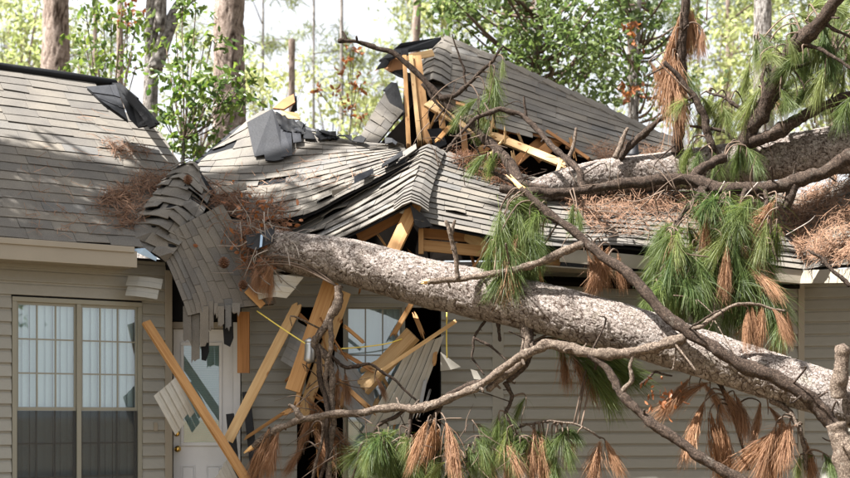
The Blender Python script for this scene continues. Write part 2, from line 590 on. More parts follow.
def screen_mat():
    m, nt, b = new_mat('insect_screen')
    b.inputs['Base Color'].default_value = (.015, .018, .024, 1)
    b.inputs['Roughness'].default_value = .7
    tr = nd(nt, 'ShaderNodeBsdfTransparent')
    mx = nd(nt, 'ShaderNodeMixShader'); mx.inputs[0].default_value = .6
    nt.links.new(b.outputs[0], mx.inputs[1]); nt.links.new(tr.outputs[0], mx.inputs[2])
    nt.links.new(mx.outputs[0], nt.nodes['Material Output'].inputs[0])
    return m


M = {}
M['shingle'] = shingle_mat()
M['felt'] = simple('roofing_felt', (.008, .0085, .010), .6, .3, 6, .3, 40, .12)
M['felt_shade_grey'] = simple('grey_felt_and_shade', (.013, .014, .0175), .55, .3, 5, .3, 40, .25, rnd=.2)  # grey felt; also paints the shade on the hip side shingles
M['deck'] = simple('plywood_deck', (.30, .15, .065), .75, .3, 5, .2, 30)
M['shade_interior'] = simple('interior_shade_black', (.007, .0055, .0045), .95, .4, 3, spec=.05)  # near-black colour stands in for the shade indoors
M['siding'] = simple('vinyl_siding', (.232, .227, .204), .48, .05, 3, .12, 90, .35, rnd=.05, stretch=(1, 12, 12))
M['siding_pale'] = simple('vinyl_siding_piece', (.33, .315, .28), .45, .08, 4, .1, 90, .4, rnd=.08)
M['siding_grey'] = simple('vinyl_siding_back', (.25, .255, .26), .45, .08, 4, .1, 90, .4)
M['trim'] = simple('taupe_trim', (.235, .21, .17), .45, .05, 3, .05, 50, .35, rnd=.03)
M['frame'] = simple('window_frame', (.20, .195, .16), .4, .05, 3, 0, 50, .4)
M['white'] = simple('white_paint', (.58, .59, .61), .4, .04, 4, .03, 40, .4)
M['blind'] = simple('blind_slat', (.78, .83, .86), .5, .05, 3, 0, 40, .3)
M['glass'] = glass_mat()
M['screen'] = screen_mat()
M['brass'] = simple('brass', (.55, .36, .10), .25, .2, 10, 0, 40, .5, metallic=1.0)
M['metal'] = simple('bent_flashing', (.45, .47, .50), .35, .12, 9, .15, 20, .5, metallic=.85)
M['flash_blue'] = simple('blue_flashing', (.33, .48, .68), .5, .1, 6, .1, 20, .4)
M['lumber'] = wood_mat('sawn_lumber', (.29, .145, .052), (.42, .245, .105))
M['lumber_pale'] = wood_mat('pale_lumber', (.37, .225, .10), (.50, .35, .185))
M['lumber_old'] = wood_mat('old_lumber', (.20, .088, .030), (.31, .155, .060))
M['bark'] = bark_mat('pine_bark', (.105, .088, .078), (.285, .258, .240), (.042, .028, .021), (.22, .21, .17))
M['bark_bg'] = bark_mat('standing_pine_bark', (.13, .098, .08), (.34, .285, .25), (.045, .03, .023))
M['bark_grey'] = bark_mat('grey_bark', (.13, .122, .115), (.30, .285, .27), (.05, .043, .038))
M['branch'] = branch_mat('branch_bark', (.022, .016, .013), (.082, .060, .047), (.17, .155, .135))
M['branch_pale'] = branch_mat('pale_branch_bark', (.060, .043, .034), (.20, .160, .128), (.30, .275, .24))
M['twig'] = simple('dead_twig', (.10, .073, .056), .9, .3, 10, 0, 45, .15, rnd=.4)
M['twig_grey'] = simple('grey_twig', (.21, .185, .165), .9, .3, 10, 0, 45, .15, rnd=.3)
M['splinter'] = wood_mat('raw_split_wood', (.52, .29, .10), (.76, .52, .26))
M['needle'] = leaf_mat('green_needles', (.030, .064, .018), (.135, .165, .050), .45)
M['needle_y'] = leaf_mat('yellow_green_needles', (.085, .120, .032), (.22, .24, .09), .5)
M['needle_d'] = leaf_mat('dead_needles', (.125, .060, .032), (.35, .205, .115), .3, .7)
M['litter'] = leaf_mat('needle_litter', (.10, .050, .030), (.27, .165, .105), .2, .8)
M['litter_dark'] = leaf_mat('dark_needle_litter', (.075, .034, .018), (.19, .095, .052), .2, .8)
M['leaf'] = leaf_mat('magnolia_leaf', (.026, .06, .016), (.15, .19, .045), .45, .35)
M['leaf_oak'] = leaf_mat('oak_leaf', (.030, .058, .020), (.12, .155, .05), .45, .45)
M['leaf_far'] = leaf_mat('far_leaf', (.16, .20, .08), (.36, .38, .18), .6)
M['leaf_dead'] = leaf_mat('dead_leaf', (.16, .055, .022), (.33, .14, .06), .3)
M['wire'] = simple('yellow_wire', (.72, .58, .12), .4, .05, 3)
M['ground'] = simple('ground_litter', (.13, .10, .062), .95, .5, 1.5, .5, 20, .1)
M['plaster'] = simple('dark_room', (.10, .095, .09), .9, .2, 2)
#END_HEADER
# ================================================================== ground
gx = np.linspace(-600, 600, 61); gy = np.linspace(-300, 900, 61)
GX, GY = np.meshgrid(gx, gy)
GV = np.stack([GX.ravel(), GY.ravel(), np.zeros(GX.size)], 1)
ii, jj = np.meshgrid(np.arange(60), np.arange(60), indexing='ij')
a0 = (ii * 61 + jj).ravel()
g = mesh_obj('ground', GV, np.stack([a0, a0 + 1, a0 + 62, a0 + 61], 1), M['ground'], origin=(0, 0, 0))
tag(g, kind='structure')

# ================================================================== house
house = thing('house', (0, 14.0, 0), 'beige vinyl sided house with its shingle roof crushed by a fallen pine', 'house')


def catmull_ext(P, u):
    """Catmull-Rom through P at parameters u (0..1), straight beyond the ends"""
    P = np.asarray(P, float); m = len(P)
    Q = np.vstack([2 * P[0] - P[1], P, 2 * P[-1] - P[-2]])
    x = np.asarray(u) * (m - 1)
    xc = np.clip(x, 0, m - 1 - 1e-9)
    i = xc.astype(int); f = (xc - i)[:, None]
    p0, p1, p2, p3 = Q[i], Q[i + 1], Q[i + 2], Q[i + 3]
    r = 0.5 * ((2 * p1) + (-p0 + p2) * f + (2 * p0 - 5 * p1 + 4 * p2 - p3) * f**2 + (-p0 + 3 * p1 - 3 * p2 + p3) * f**3)
    ext = (x - xc)[:, None]
    return r + np.where(ext < 0, (P[1] - P[0]) * ext, (P[-1] - P[-2]) * np.maximum(ext, 0))


class Patch:
    """smooth surface through a net of points net[row t][col s]"""
    def __init__(self, net):
        self.net = np.array(net, float)          # (T,S,3)
        self.T, self.S = self.net.shape[:2]
        self._setup()

    def _setup(self):
        """dense table of points and normals over s,t in [-0.2, 1.2]"""
        n = self.G = 113
        u = np.linspace(-.2, 1.2, n)
        A = np.array([catmull_ext(row, u) for row in self.net])            # (T, n, 3)
        P = np.stack([catmull_ext(A[:, j], u) for j in range(n)], 1)       # (n t, n s, 3)
        ds = np.gradient(P, axis=1); dt = np.gradient(P, axis=0)
        N = np.cross(ds, dt); N /= np.linalg.norm(N, axis=-1)[..., None] + 1e-12
        self.P, self.N = P, N

    def _look(self, A, s, t):
        s = np.atleast_1d(np.asarray(s, float)); t = np.atleast_1d(np.asarray(t, float))
        s, t = np.broadcast_arrays(s, t)
        x = np.clip((s + .2) / 1.4, 0, .99999) * (self.G - 1); y = np.clip((t + .2) / 1.4, 0, .99999) * (self.G - 1)
        i = x.astype(int); j = y.astype(int); f = (x - i)[..., None]; g = (y - j)[..., None]
        return (A[j, i] * (1 - f) + A[j, i + 1] * f) * (1 - g) + (A[j + 1, i] * (1 - f) + A[j + 1, i + 1] * f) * g

    def ev(self, s, t):
        return self._look(self.P, s, t)

    def nrm(self, s, t):
        n = self._look(self.N, s, t)
        return n / (np.linalg.norm(n, axis=-1)[..., None] + 1e-12)

    def locate(self, px, py):
        if not hasattr(self, '_g'):
            s, t = np.meshgrid(np.linspace(0, 1, 90), np.linspace(0, 1, 90))
            P = self.ev(s.ravel(), t.ravel())
            self._g = (s.ravel(), t.ravel(), 425 + F * P[:, 0] / P[:, 1], HY - F * (P[:, 2] - ZC) / P[:, 1])
        s, t, x, y = self._g
        k = np.argmin((x - px)**2 + (y - py)**2)
        return s[k], t[k]

    def over(self, px, py, h=0.05):
        s, t = self.locate(px, py)
        return self.ev(s, t)[0] + self.nrm(s, t)[0] * self.sgn() * h

    def sgn(self):
        n = self.nrm(.5, .5)[0]
        return 1.0 if (n[2] * 0.6 - n[1] * 0.8) > 0 else -1.0


def net(rows):
    return [[at(*c) for c in r] for r in rows]


def inside(poly, x, y):
    c = False
    n = len(poly); j = n - 1
    for i in range(n):
        xi, yi = poly[i]; xj, yj = poly[j]
        if (yi > y) != (yj > y) and x < (xj - xi) * (y - yi) / (yj - yi) + xi:
            c = not c
        j = i
    return c


def sheet(name, pts, mat, parent, thick=0.02, back=(0, 1, 0)):
    """a thin panel with the outline pts"""
    P = np.array([at(*p) if isinstance(p, tuple) else p for p in pts], float)
    c = P.mean(0)
    nrm = np.linalg.svd(P - c)[2][2]
    if np.dot(nrm, np.array([0, -1, .3])) < 0: nrm = -nrm
    n = len(P)
    V = np.vstack([P, P - nrm * thick])
    Fc = [tuple(range(n)), tuple(range(2 * n - 1, n - 1, -1))] + [(i, n + i, n + (i + 1) % n, (i + 1) % n) for i in range(n)]
    return mesh_obj(name, V, Fc, mat, parent)


def crumple(name, quad, mat, parent, amp=.04, n=9, seed=0, thick=.006):
    """a torn, creased sheet hanging over the quad"""
    a, b, c, d = [np.array(at(*q)) for q in quad]
    u, v = np.meshgrid(np.linspace(0, 1, n), np.linspace(0, 1, n))
    u = u.ravel()[:, None]; v = v.ravel()[:, None]
    r = np.random.default_rng(seed)
    P = a * (1 - u) * (1 - v) + b * u * (1 - v) + c * u * v + d * (1 - u) * v
    nrm = np.cross(b - a, d - a); nrm /= np.linalg.norm(nrm)
    edge = ((u < .01) | (u > .99) | (v < .01) | (v > .99)).ravel()
    h = (np.abs(vnoise(np.hstack([u, v, u * 0]) * 4.3 + seed * 7, 2) - .5) * 2 - .3) * 2 * amp
    P = P + nrm * h[:, None]
    P[edge] += r.normal(0, amp * .35, (edge.sum(), 3))
    K = n * n
    V = np.vstack([P, P + nrm * thick])
    Fc = []
    for i in range(n - 1):
        for j in range(n - 1):
            q = i * n + j
            Fc += [(q, q + 1, q + n + 1, q + n), (K + q, K + q + n, K + q + n + 1, K + q + 1)]
    return mesh_obj(name, V, Fc, mat, parent, True)


def roof_slope(name, patch, courses, tabw, mat, parent, clip=None, seed=0, curl=0.0, wob=0.006, gap=0.0, deck=None,
               th=0.005, low=0.010, deckclip=None, tabvar=.3, skip=None, ripple=0.0, torn=0.0):
    r = random.Random(seed)
    sg = patch.sgn()
    # deck (the part that carries the shingles)
    ns, ntt = 25, 21
    s, t = np.meshgrid(np.linspace(0, 1, ns), np.linspace(0, 1, ntt))
    P = patch.ev(s.ravel(), t.ravel()); N = patch.nrm(s.ravel(), t.ravel()) * sg
    V = np.vstack([P - N * .004, P - N * .022])
    K = ns * ntt
    Fc = []
    kept = set()
    for i in range(ntt - 1):
        for j in range(ns - 1):
            a = i * ns + j
            c = P[[a, a + 1, a + ns, a + ns + 1]].mean(0)
            if clip and not inside(deckclip or clip, *pix(c)):
                continue
            kept.add((i, j))
    for (i, j) in kept:
        a = i * ns + j
        Fc.append((a, a + 1, a + ns + 1, a + ns)); Fc.append((K + a, K + a + ns, K + a + ns + 1, K + a + 1))
        if (i - 1, j) not in kept: Fc.append((a, K + a, K + a + 1, a + 1))
        if (i + 1, j) not in kept: Fc.append((a + ns, a + ns + 1, K + a + ns + 1, K + a + ns))
        if (i, j - 1) not in kept: Fc.append((a, a + ns, K + a + ns, K + a))
        if (i, j + 1) not in kept: Fc.append((a + 1, K + a + 1, K + a + ns + 1, a + ns + 1))
    root = mesh_obj(name, V, Fc, deck or M['felt'], parent)
    dt = 1.0 / courses
    for i in range(courses):
        t0 = i * dt
        ss = np.linspace(0, 1, 60)
        Pl = patch.ev(ss, np.full(60, t0))
        arc = np.concatenate([[0], np.cumsum(np.linalg.norm(np.diff(Pl, axis=0), axis=1))])
        x = -tabw * r.random()
        while x < arc[-1]:
            wdt = tabw * r.uniform(1 - tabvar, 1 + tabvar)
            x0, x1 = max(x, 0), min(x + wdt, arc[-1])
            x += wdt
            if x1 - x0 < tabw * .12: continue
            s0, s1 = np.interp([x0 + .0015, x1 - .0015], arc, ss)
            cpt = patch.ev((s0 + s1) / 2, t0 + dt * .5)[0]
            if clip and not inside(clip, *pix(cpt)): continue
            if gap and r.random() < gap: continue
            if skip and inside(skip, *pix(cpt)): continue
            sk = np.array([s0, (s0 + s1) / 2, s1])
            tl = t0 + dt * r.uniform(-.06, .06) - dt * .03
            tsk = dt * r.uniform(-.05, .05)
            lo = patch.ev(sk, tl + np.array([-tsk, 0, tsk])); hi = patch.ev(sk, np.full(3, t0 + dt * 1.22))
            nl = patch.nrm(sk, np.full(3, tl)) * sg; nh = patch.nrm(sk, np.full(3, t0 + dt)) * sg
            lift = low + r.uniform(0, wob)
            cl = np.zeros(3)
            if curl and r.random() < .6:
                cl = curl * r.random() * np.array([r.random(), r.uniform(.2, 1), r.random()])
            if torn and r.random() < torn:
                cl = cl + r.uniform(.015, .05) * np.array([r.random(), 1, r.random()]); tsk += dt * r.uniform(-.5, .5)
            rp_ = 0
            if ripple:
                rp_ = ripple * (math.sin(i * 2.1 + x * 9 + seed) * .5 + .5)
            A = lo + nl * (lift + cl + rp_)[:, None] if isinstance(cl, np.ndarray) else lo
            B = hi + nh * (.003 + rp_)
            V = np.vstack([A, B, A - nl * th, B - nh * th * .8])
            Fc = [(0, 1, 4, 3), (1, 2, 5, 4), (6, 9, 10, 7), (7, 10, 11, 8), (0, 6, 7, 1), (1, 7, 8, 2), (0, 3, 9, 6), (2, 8, 11, 5)]
            mesh_obj('shingle', V, Fc, mat, root)
    return root


def cap_line(pts, n, parent, width=.15, name='ridge_cap', mat=None, drop=.07, seed=0, over=.02):
    """bent cap shingles overlapping along a hip or ridge"""
    r = random.Random(seed)
    C = catmull(np.array([at(*p) for p in pts]), n + 2)
    for i in range(n):
        p = C[i]; q = C[i + 1] + (C[i + 2] - C[i + 1]) * .35
        d = q - p; d /= np.linalg.norm(d)
        side = np.cross(d, [0, 0, 1]); side /= np.linalg.norm(side)
        up = np.cross(side, d)
        V = []
        for k, (base, h) in enumerate(((p, over + .016 + r.uniform(0, .008)), (q, over))):
            for w_, dz in ((-1, -drop), (-.5, -drop * .35), (0, 0), (.5, -drop * .35), (1, -drop)):
                V.append(base + side * width * w_ + up * (h + dz))
        V = np.array(V)
        V = np.vstack([V, V - up * .01])
        Fc = []
        for k in range(4):
            Fc += [(k, k + 1, k + 6, k + 5), (10 + k, 15 + k, 16 + k, 11 + k), (k, 10 + k, 11 + k, k + 1)]
        Fc += [(0, 5, 15, 10), (4, 14, 19, 9), (5, 6, 16, 15), (6, 7, 17, 16), (7, 8, 18, 17), (8, 9, 19, 18)]
        mesh_obj(name, V, Fc, mat or M['shingle'], parent)


# ---- wall frames
th1 = math.radians(33.0)
e1 = np.array([math.cos(th1), math.sin(th1), 0]); n1 = np.array([-e1[1], e1[0], 0])     # n1 points into the house
B1 = np.array([-3.34, 12.40, 0.0])
th2 = math.radians(4.0)
e2 = np.array([math.cos(th2), math.sin(th2), 0]); n2 = np.array([-e2[1], e2[0], 0])
B2 = np.array([-2.60, 13.15, 0.0])
th3 = math.radians(-14.0)
e3 = np.array([math.cos(th3), math.sin(th3), 0]); n3 = np.array([-e3[1], e3[0], 0])
UZ = np.array([0, 0, 1.0])


def wall_s(B, e, px):
    k = (px - 425.0) / F
    return (k * B[1] - B[0]) / (e[0] - k * e[1])


def wall_z(B, e, px, py):
    p = B + e * wall_s(B, e, px)
    return ZC + (HY - py) / F * p[1]


EXPO = 0.127


def plank(O, e, nin, s0, s1, z0, parent, mat, h=EXPO, sag=0.0):
    prof = [(.002, h + .012), (.004, h * .84), (.012, h * .74), (.026, .008), (.026, 0), (.003, -.003)]
    V = []
    for sv, dz in ((s0, 0), (s1, sag)):
        for o_, z in prof:
            V.append(O + e * sv - nin * o_ + UZ * (z0 + z + dz))
    k = len(prof)
    Fc = [(i, i + 1, k + i + 1, k + i) for i in range(k - 1)] + [tuple(range(k)), tuple(range(2 * k - 1, k - 1, -1))]
    return mesh_obj('siding_plank', V, Fc, mat, parent)


# ---- left wall with the double window
sA, sB = wall_s(B1, e1, 11.5), wall_s(B1, e1, 141.5)           # window outer edges
sEnd = wall_s(B1, e1, 166)
wz1 = wall_z(B1, e1, 75, 299.5); wz0 = 0.30
wall_l = frame_box('wall', B1, e1, n1, UZ, (-5.0, .16, .05), (sA, .17, 2.85), M['plaster'], house)
frame_box('wall_sheathing', B1, e1, n1, UZ, (-5.0, .001, .05), (sA, .10, 2.80), M['felt'], wall_l)
frame_box('wall_sheathing', B1, e1, n1, UZ, (sB, .001, .05), (sEnd, .10, 2.80), M['felt'], wall_l)
frame_box('wall_sheathing', B1, e1, n1, UZ, (sA, .001, wz1), (sB, .10, 2.80), M['felt'], wall_l)
frame_box('wall_sheathing', B1, e1, n1, UZ, (sA, .001, .05), (sB, .10, wz0), M['felt'], wall_l)
i = 0
zz = .12
while zz < 2.70:
    if zz + EXPO > wz1 + .05 or zz < wz0 - .1:
        plank(B1, e1, n1, -5.0, sEnd - .01, zz, wall_l, M['siding'])
    else:
        plank(B1, e1, n1, -5.0, sA - .004, zz, wall_l, M['siding'])
        plank(B1, e1, n1, sB + .004, sEnd - .01, zz, wall_l, M['siding'])
    zz += EXPO
frame_box('corner_post', B1, e1, n1, UZ, (sEnd - .02, -.03, .05), (sEnd + .055, .05, 2.72), M['trim'], wall_l, .004)


def window(O, e, nin, s0, s1, z0, z1, units, cols, rows, parent, fr=.045, screen=True, blinds=True, frame_mat=None):
    """double-hung window: frame, sashes, muntins, panes, vertical blinds"""
    fm = frame_mat or M['frame']
    w_ = frame_box('window', O, e, nin, UZ, (s0, -.028, z1 - fr), (s1, .06, z1), fm, parent, .004)
    frame_box('frame_rail', O, e, nin, UZ, (s0, -.028, z0), (s1, .06, z0 + fr), fm, w_, .004)
    frame_box('frame_stile', O, e, nin, UZ, (s0, -.0285, z0 + fr), (s0 + fr, .06, z1 - fr), fm, w_, .004)
    frame_box('frame_stile', O, e, nin, UZ, (s1 - fr, -.0285, z0 + fr), (s1, .06, z1 - fr), fm, w_, .004)
    uw = (s1 - s0 - fr * (units + 1)) / units
    mid = (z0 + z1) / 2
    for u in range(units):
        a = s0 + fr + u * (uw + fr); b = a + uw
        if u:
            frame_box('mullion', O, e, nin, UZ, (a - fr, -.030, z0 + fr), (a, .06, z1 - fr), fm, w_, .004)
        for k, (za, zb, dep) in enumerate(((mid - .018, z1 - fr, .012), (z0 + fr, mid + .018, .034))):
            sf = .026
            frame_box('sash_rail', O, e, nin, UZ, (a, dep - .012, zb - sf), (b, dep + .012, zb), fm, w_)
            frame_box('sash_rail', O, e, nin, UZ, (a, dep - .012, za), (b, dep + .012, za + sf + .006), fm, w_)
            frame_box('sash_stile', O, e, nin, UZ, (a, dep - .011, za + sf + .006), (a + sf * .7, dep + .011, zb - sf), fm, w_)
            frame_box('sash_stile', O, e, nin, UZ, (b - sf * .7, dep - .011, za + sf + .006), (b, dep + .011, zb - sf), fm, w_)
            ga, gb = a + sf * .7, b - sf * .7
            gz0, gz1 = za + sf + .006, zb - sf
            # panes, one per light
            for ci in range(cols):
                for ri in range(rows):
                    xa = ga + (gb - ga) * ci / cols; xb = ga + (gb - ga) * (ci + 1) / cols
                    ya = gz0 + (gz1 - gz0) * ri / rows; yb = gz0 + (gz1 - gz0) * (ri + 1) / rows
                    frame_box('pane', O, e, nin, UZ, (xa + .001, dep - .002, ya + .001), (xb - .001, dep + .002, yb - .001), M['glass'], w_)
            for ci in range(1, cols):
                xa = ga + (gb - ga) * ci / cols
                frame_box('muntin', O, e, nin, UZ, (xa - .007, dep - .007, gz0), (xa + .007, dep + .006, gz1), fm, w_)
            for ri in range(1, rows):
                ya = gz0 + (gz1 - gz0) * ri / rows
                frame_box('muntin', O, e, nin, UZ, (ga, dep - .0075, ya - .007), (gb, dep + .0065, ya + .007), fm, w_)
            if k == 1 and screen:
                frame_box('insect_screen', O, e, nin, UZ, (a + .002, -.012, z0 + fr), (b - .002, -.0105, mid - .02), M['screen'], w_)
    if blinds:
        n = int((s1 - s0) / .075)
        r = random.Random(int(s0 * 100))
        for q in range(n):
            c = s0 + fr + (s1 - s0 - 2 * fr) * (q + .5) / n
            ang = math.radians(24 + r.uniform(-7, 7))
            dx = .046 * math.cos(ang); dy = .046 * math.sin(ang)
            P = [O + e * (c - dx) + nin * (.082 - dy) + UZ * (z0 + .02), O + e * (c + dx) + nin * (.082 + dy) + UZ * (z0 + .02)]
            bow = nin * .010
            V = np.array([P[0], (P[0] + P[1]) / 2 - bow, P[1]])
            V = np.vstack([V, V + UZ * (z1 - z0 - .06)])
            mesh_obj('blind_slat', V, [(0, 1, 4, 3), (1, 2, 5, 4)], M['blind'], w_, True)
    return w_


window(B1, e1, n1, sA, sB, wz0, wz1, 2, 3, 3, house)
# room behind the window
frame_box('room_back', B1, e1, n1, UZ, (-5.0, 3.0, .05), (2.2, 3.1, 2.8), M['plaster'], house)
frame_box('room_ceiling', B1, e1, n1, UZ, (-5.0, .12, 2.80), (1.2, 3.0, 2.84), M['plaster'], house)
frame_box('room_floor', B1, e1, n1, UZ, (-5.0, .12, .08), (2.2, 3.0, .12), M['plaster'], house)
# light switch plate
frame_box('switch_plate', B1, e1, n1, UZ, (wall_s(B1, e1, 152.7), -.035, wall_z(B1, e1, 154, 430.5)), (wall_s(B1, e1, 156.3), -.018, wall_z(B1, e1, 154, 422.5)), M['trim'], house)

# ---- left roof (plane through the left wall's eave)
OH = .40
PITCH = .90
Ee = B1 - n1 * OH
ze = ZC + (HY - 243.0) / F * Ee[1]


def r1pt(s, r_):
    return Ee + e1 * s + n1 * r_ + UZ * (ze + PITCH * r_)


def r1ridge(px):
    """run at which the plane shows on the ridge line"""
    best = None
    for r_ in np.linspace(1, 4, 400):
        p0 = Ee + n1 * r_
        k = (px - 425) / F
        s = (k * p0[1] - p0[0]) / (e1[0] - k * e1[1])
        q = r1pt(s, r_)
        x, y = pix(q)
        tgt = 67 + (px - 0) * 18 / 118.0 + 1
        if best is None or abs(y - tgt) < best[0]: best = (abs(y - tgt), r_, s)
    return best


RR = r1ridge(60)[1]
roof1 = Patch([[r1pt(-5.2, 0), r1pt(2.6, 0)], [r1pt(-5.2, RR), r1pt(2.6, RR)]])
clip1 = [(-400, -60), (-400, 330), (128, 249), (140, 226), (156, 200), (170, 182), (187, 166), (140, 124), (90, 85), (60, 60)]
# limit to what can be seen plus some metres to the left
rs1 = roof_slope('roof_slope', roof1, 20, .36, M['shingle'], house, clip1, 3, curl=.005, wob=.006)
# ridge cover, black
pA = r1pt(-5.2, RR); 
kx = r1ridge(116)
pB = r1pt(kx[2], RR)
V, Fq, _ = tube_arrays([pA + UZ * .02, (pA + pB) / 2 + UZ * .025, pB + UZ * .02], [.05, .05, .05], 12, 8, rough=.2)
mesh_obj('ridge_cover', V, Fq, M['felt'], house, True)
# the hip side beyond the ridge end: broken away, dark
pH = at(155, 125, 13.0)
board('torn_hip_edge', pB + UZ * .02, at(134, 99, 13.38), .10, .025, M['felt'], house, facing=(.2, -.6, 1), break1=.05, seed=51)
board('torn_hip_edge', at(131, 98, 13.42), at(155, 125, 12.98), .13, .025, M['felt'], house, facing=(.4, -.6, 1), break1=.06, seed=52)
hip1 = Patch(net([[(104, 104, 13.30), (128, 121, 13.10)], [(87, 88, 13.55), (117, 87, 13.62)]]))
roof_slope('hip_slope', hip1, 3, .22, M['felt_shade_grey'], house, None, 5, curl=.01)  # shingles of the shaded side, the shade put in as dark grey
sheet('torn_felt', [(116, 84, 13.5), (124, 86, 13.4), (140, 101, 13.2), (156, 125, 12.9), (149, 128, 12.9), (133, 105, 13.2)], M['felt'], house, .02)
sheet('torn_felt', [(117, 88, 13.6), (131, 99, 13.45), (154, 124, 13.0), (138, 127, 13.05), (129, 118, 13.15)], M['felt'], house, .015)
# back slope of the left wing
bk = [r1pt(-5.2, RR), pB, pB + n1 * 2.6 - UZ * 2.3, r1pt(-5.2, RR) + n1 * 2.6 - UZ * 2.3]
sheet('back_slope', bk, M['felt_shade_grey'], house, .03)
hipb = [pB - UZ * .03, at(186, 166, 13.6), at(150, 235, 16.0), pB + n1 * 2.4 - UZ * 2.3]
# fascia and soffit
f0 = -5.2; f1 = wall_s(Ee, e1, 137)
frame_box('fascia', Ee, e1, n1, UZ, (f0, -.005, ze - .20), (f1, .02, ze - .045), M['trim'], house, .003)
frame_box('drip_edge', Ee, e1, n1, UZ, (f0, -.022, ze - .062), (f1 - .03, .03, ze - .006), M['trim'], house, .004)
frame_box('soffit', Ee, e1, n1, UZ, (f0, .022, ze - .19), (f1, OH - .02, ze - .175), M['trim'], house)
sheet('blue_flashing', [(129, 249, 12.3), (145, 248.5, 12.33), (157, 258, 12.42), (156, 261, 12.42), (140, 254, 12.33)], M['flash_blue'], house, .006)

# buckled shingles along the broken end of the left roof
buck = Patch(net([
    [(122, 246, 12.35), (143, 250, 12.42), (166, 262, 12.50)],
    [(134, 226, 12.58), (160, 229, 12.55), (185, 240, 12.58)],
    [(148, 204, 12.85), (174, 205, 12.80), (200, 222, 12.75)],
    [(162, 184, 13.15), (186, 182, 13.05), (208, 203, 12.95)],
    [(178, 165, 13.45), (193, 163, 13.35), (214, 188, 13.10)]]))
tt_ = np.linspace(-.2, 1.2, buck.G)[:, None]; ss_ = np.linspace(-.2, 1.2, buck.G)[None, :]
wave = (np.sin(tt_ * 26 + ss_ * 5) * .5 + np.sin(tt_ * 11 - ss_ * 7 + 1) * .6) * .045 * np.clip(ss_ * 1.3 + .15, 0, 1)
buck.P = buck.P + buck.N * buck.sgn() * wave[..., None]
roof_slope('buckled_slope', buck, 12, .26, M['shingle'], house, None, 9, curl=.055, wob=.02, ripple=.015, tabvar=.45, th=.008, gap=.03)
sheet('torn_felt', [(150, 250, 12.9), (168, 205, 13.3), (186, 172, 13.6), (214, 188, 13.5), (236, 225, 13.2), (240, 262, 12.95), (196, 268, 12.85)], M['felt'], house, .01)  # dark backing added to close the gap that let the sky through
# torn sheet of shingles hanging over the door; its courses run downhill
drape = Patch(net([
    [(158, 245, 12.50), (171, 272, 12.47), (184, 303, 12.42), (188, 316, 12.40)],
    [(172, 232, 12.56), (188, 263, 12.53), (203, 297, 12.46), (206, 312, 12.44)],
    [(194, 219, 12.64), (214, 255, 12.60), (233, 292, 12.54), (238, 308, 12.50)],
    [(221, 205, 12.76), (248, 252, 12.72), (268, 288, 12.68), (274, 304, 12.64)]]))
roof_slope('hanging_slope', drape, 11, .23, M['shingle'], house, None, 12, curl=.012, wob=.008, th=.008, gap=.02)
hang = [(183, 306, 191, 343), (191.3, 303, 199.6, 362), (200, 306, 208.6, 345), (209, 301, 213.5, 329), (214, 303, 218, 316), (218, 306, 224, 325), (225.3, 305, 231.3, 330), (232, 303, 240, 314)]
hp = sheet('hanging_felt', [(201, 330, 12.5), (209, 332, 12.5), (209, 352, 12.5), (206, 361, 12.5), (201.5, 360, 12.5)], M['felt'], house, .006)
sheet('torn_felt_scrap', [(222.6, 322, 12.52), (233, 320, 12.52), (233.5, 338, 12.52), (230, 347, 12.52), (224, 344, 12.52)], M['felt'], hp, .006)
rj = random.Random(4)
for (x0, y0, x1, y1) in hang:
    Yh = 12.40 + rj.uniform(-.02, .04)
    nseg = 5
    pts = [(x0, y0, Yh + .03)]
    for k in range(nseg + 1):
        pts.append((x0 + (x1 - x0) * k / nseg, y1 + rj.uniform(-4, 2.5), Yh - .01))
    pts.append((x1, y0, Yh + .03))
    sheet('shingle', pts, M['shingle'], hp, .010)

# ---- middle roof: sagging slope with a raised left peak
mid = Patch(net([
    [(192, 203, 13.00), (245, 218, 12.95), (300, 217, 12.95), (350, 193, 13.15), (411, 162, 13.5)],
    [(190, 187, 13.35), (247, 196, 13.35), (302, 189, 13.35), (352, 174, 13.45), (408, 155, 13.75)],
    [(197, 166, 13.90), (255, 163, 13.95), (305, 160, 13.95), (352, 155, 13.85), (405, 148.5, 13.9)],
    [(226, 139, 14.60), (266, 112, 14.75), (305, 131, 14.5), (352, 141, 14.2), (404, 146, 14.0)]]))
roof_slope('sagging_slope', mid, 14, .245, M['shingle'], house, None, 21, curl=.010, wob=.006, torn=.05, gap=.008)
cap_line([(189, 170, 13.85), (206, 157, 14.2), (228, 138, 14.6), (246, 122, 14.75)], 6, house, width=.1, mat=M['felt_shade_grey'])
# lower, doubled course on the broken left edge
sheet('loose_shingle', [(212, 188, 13.2), (246, 182, 13.25), (247, 189, 13.2), (213, 196, 13.15)], M['shingle'], house, .012)
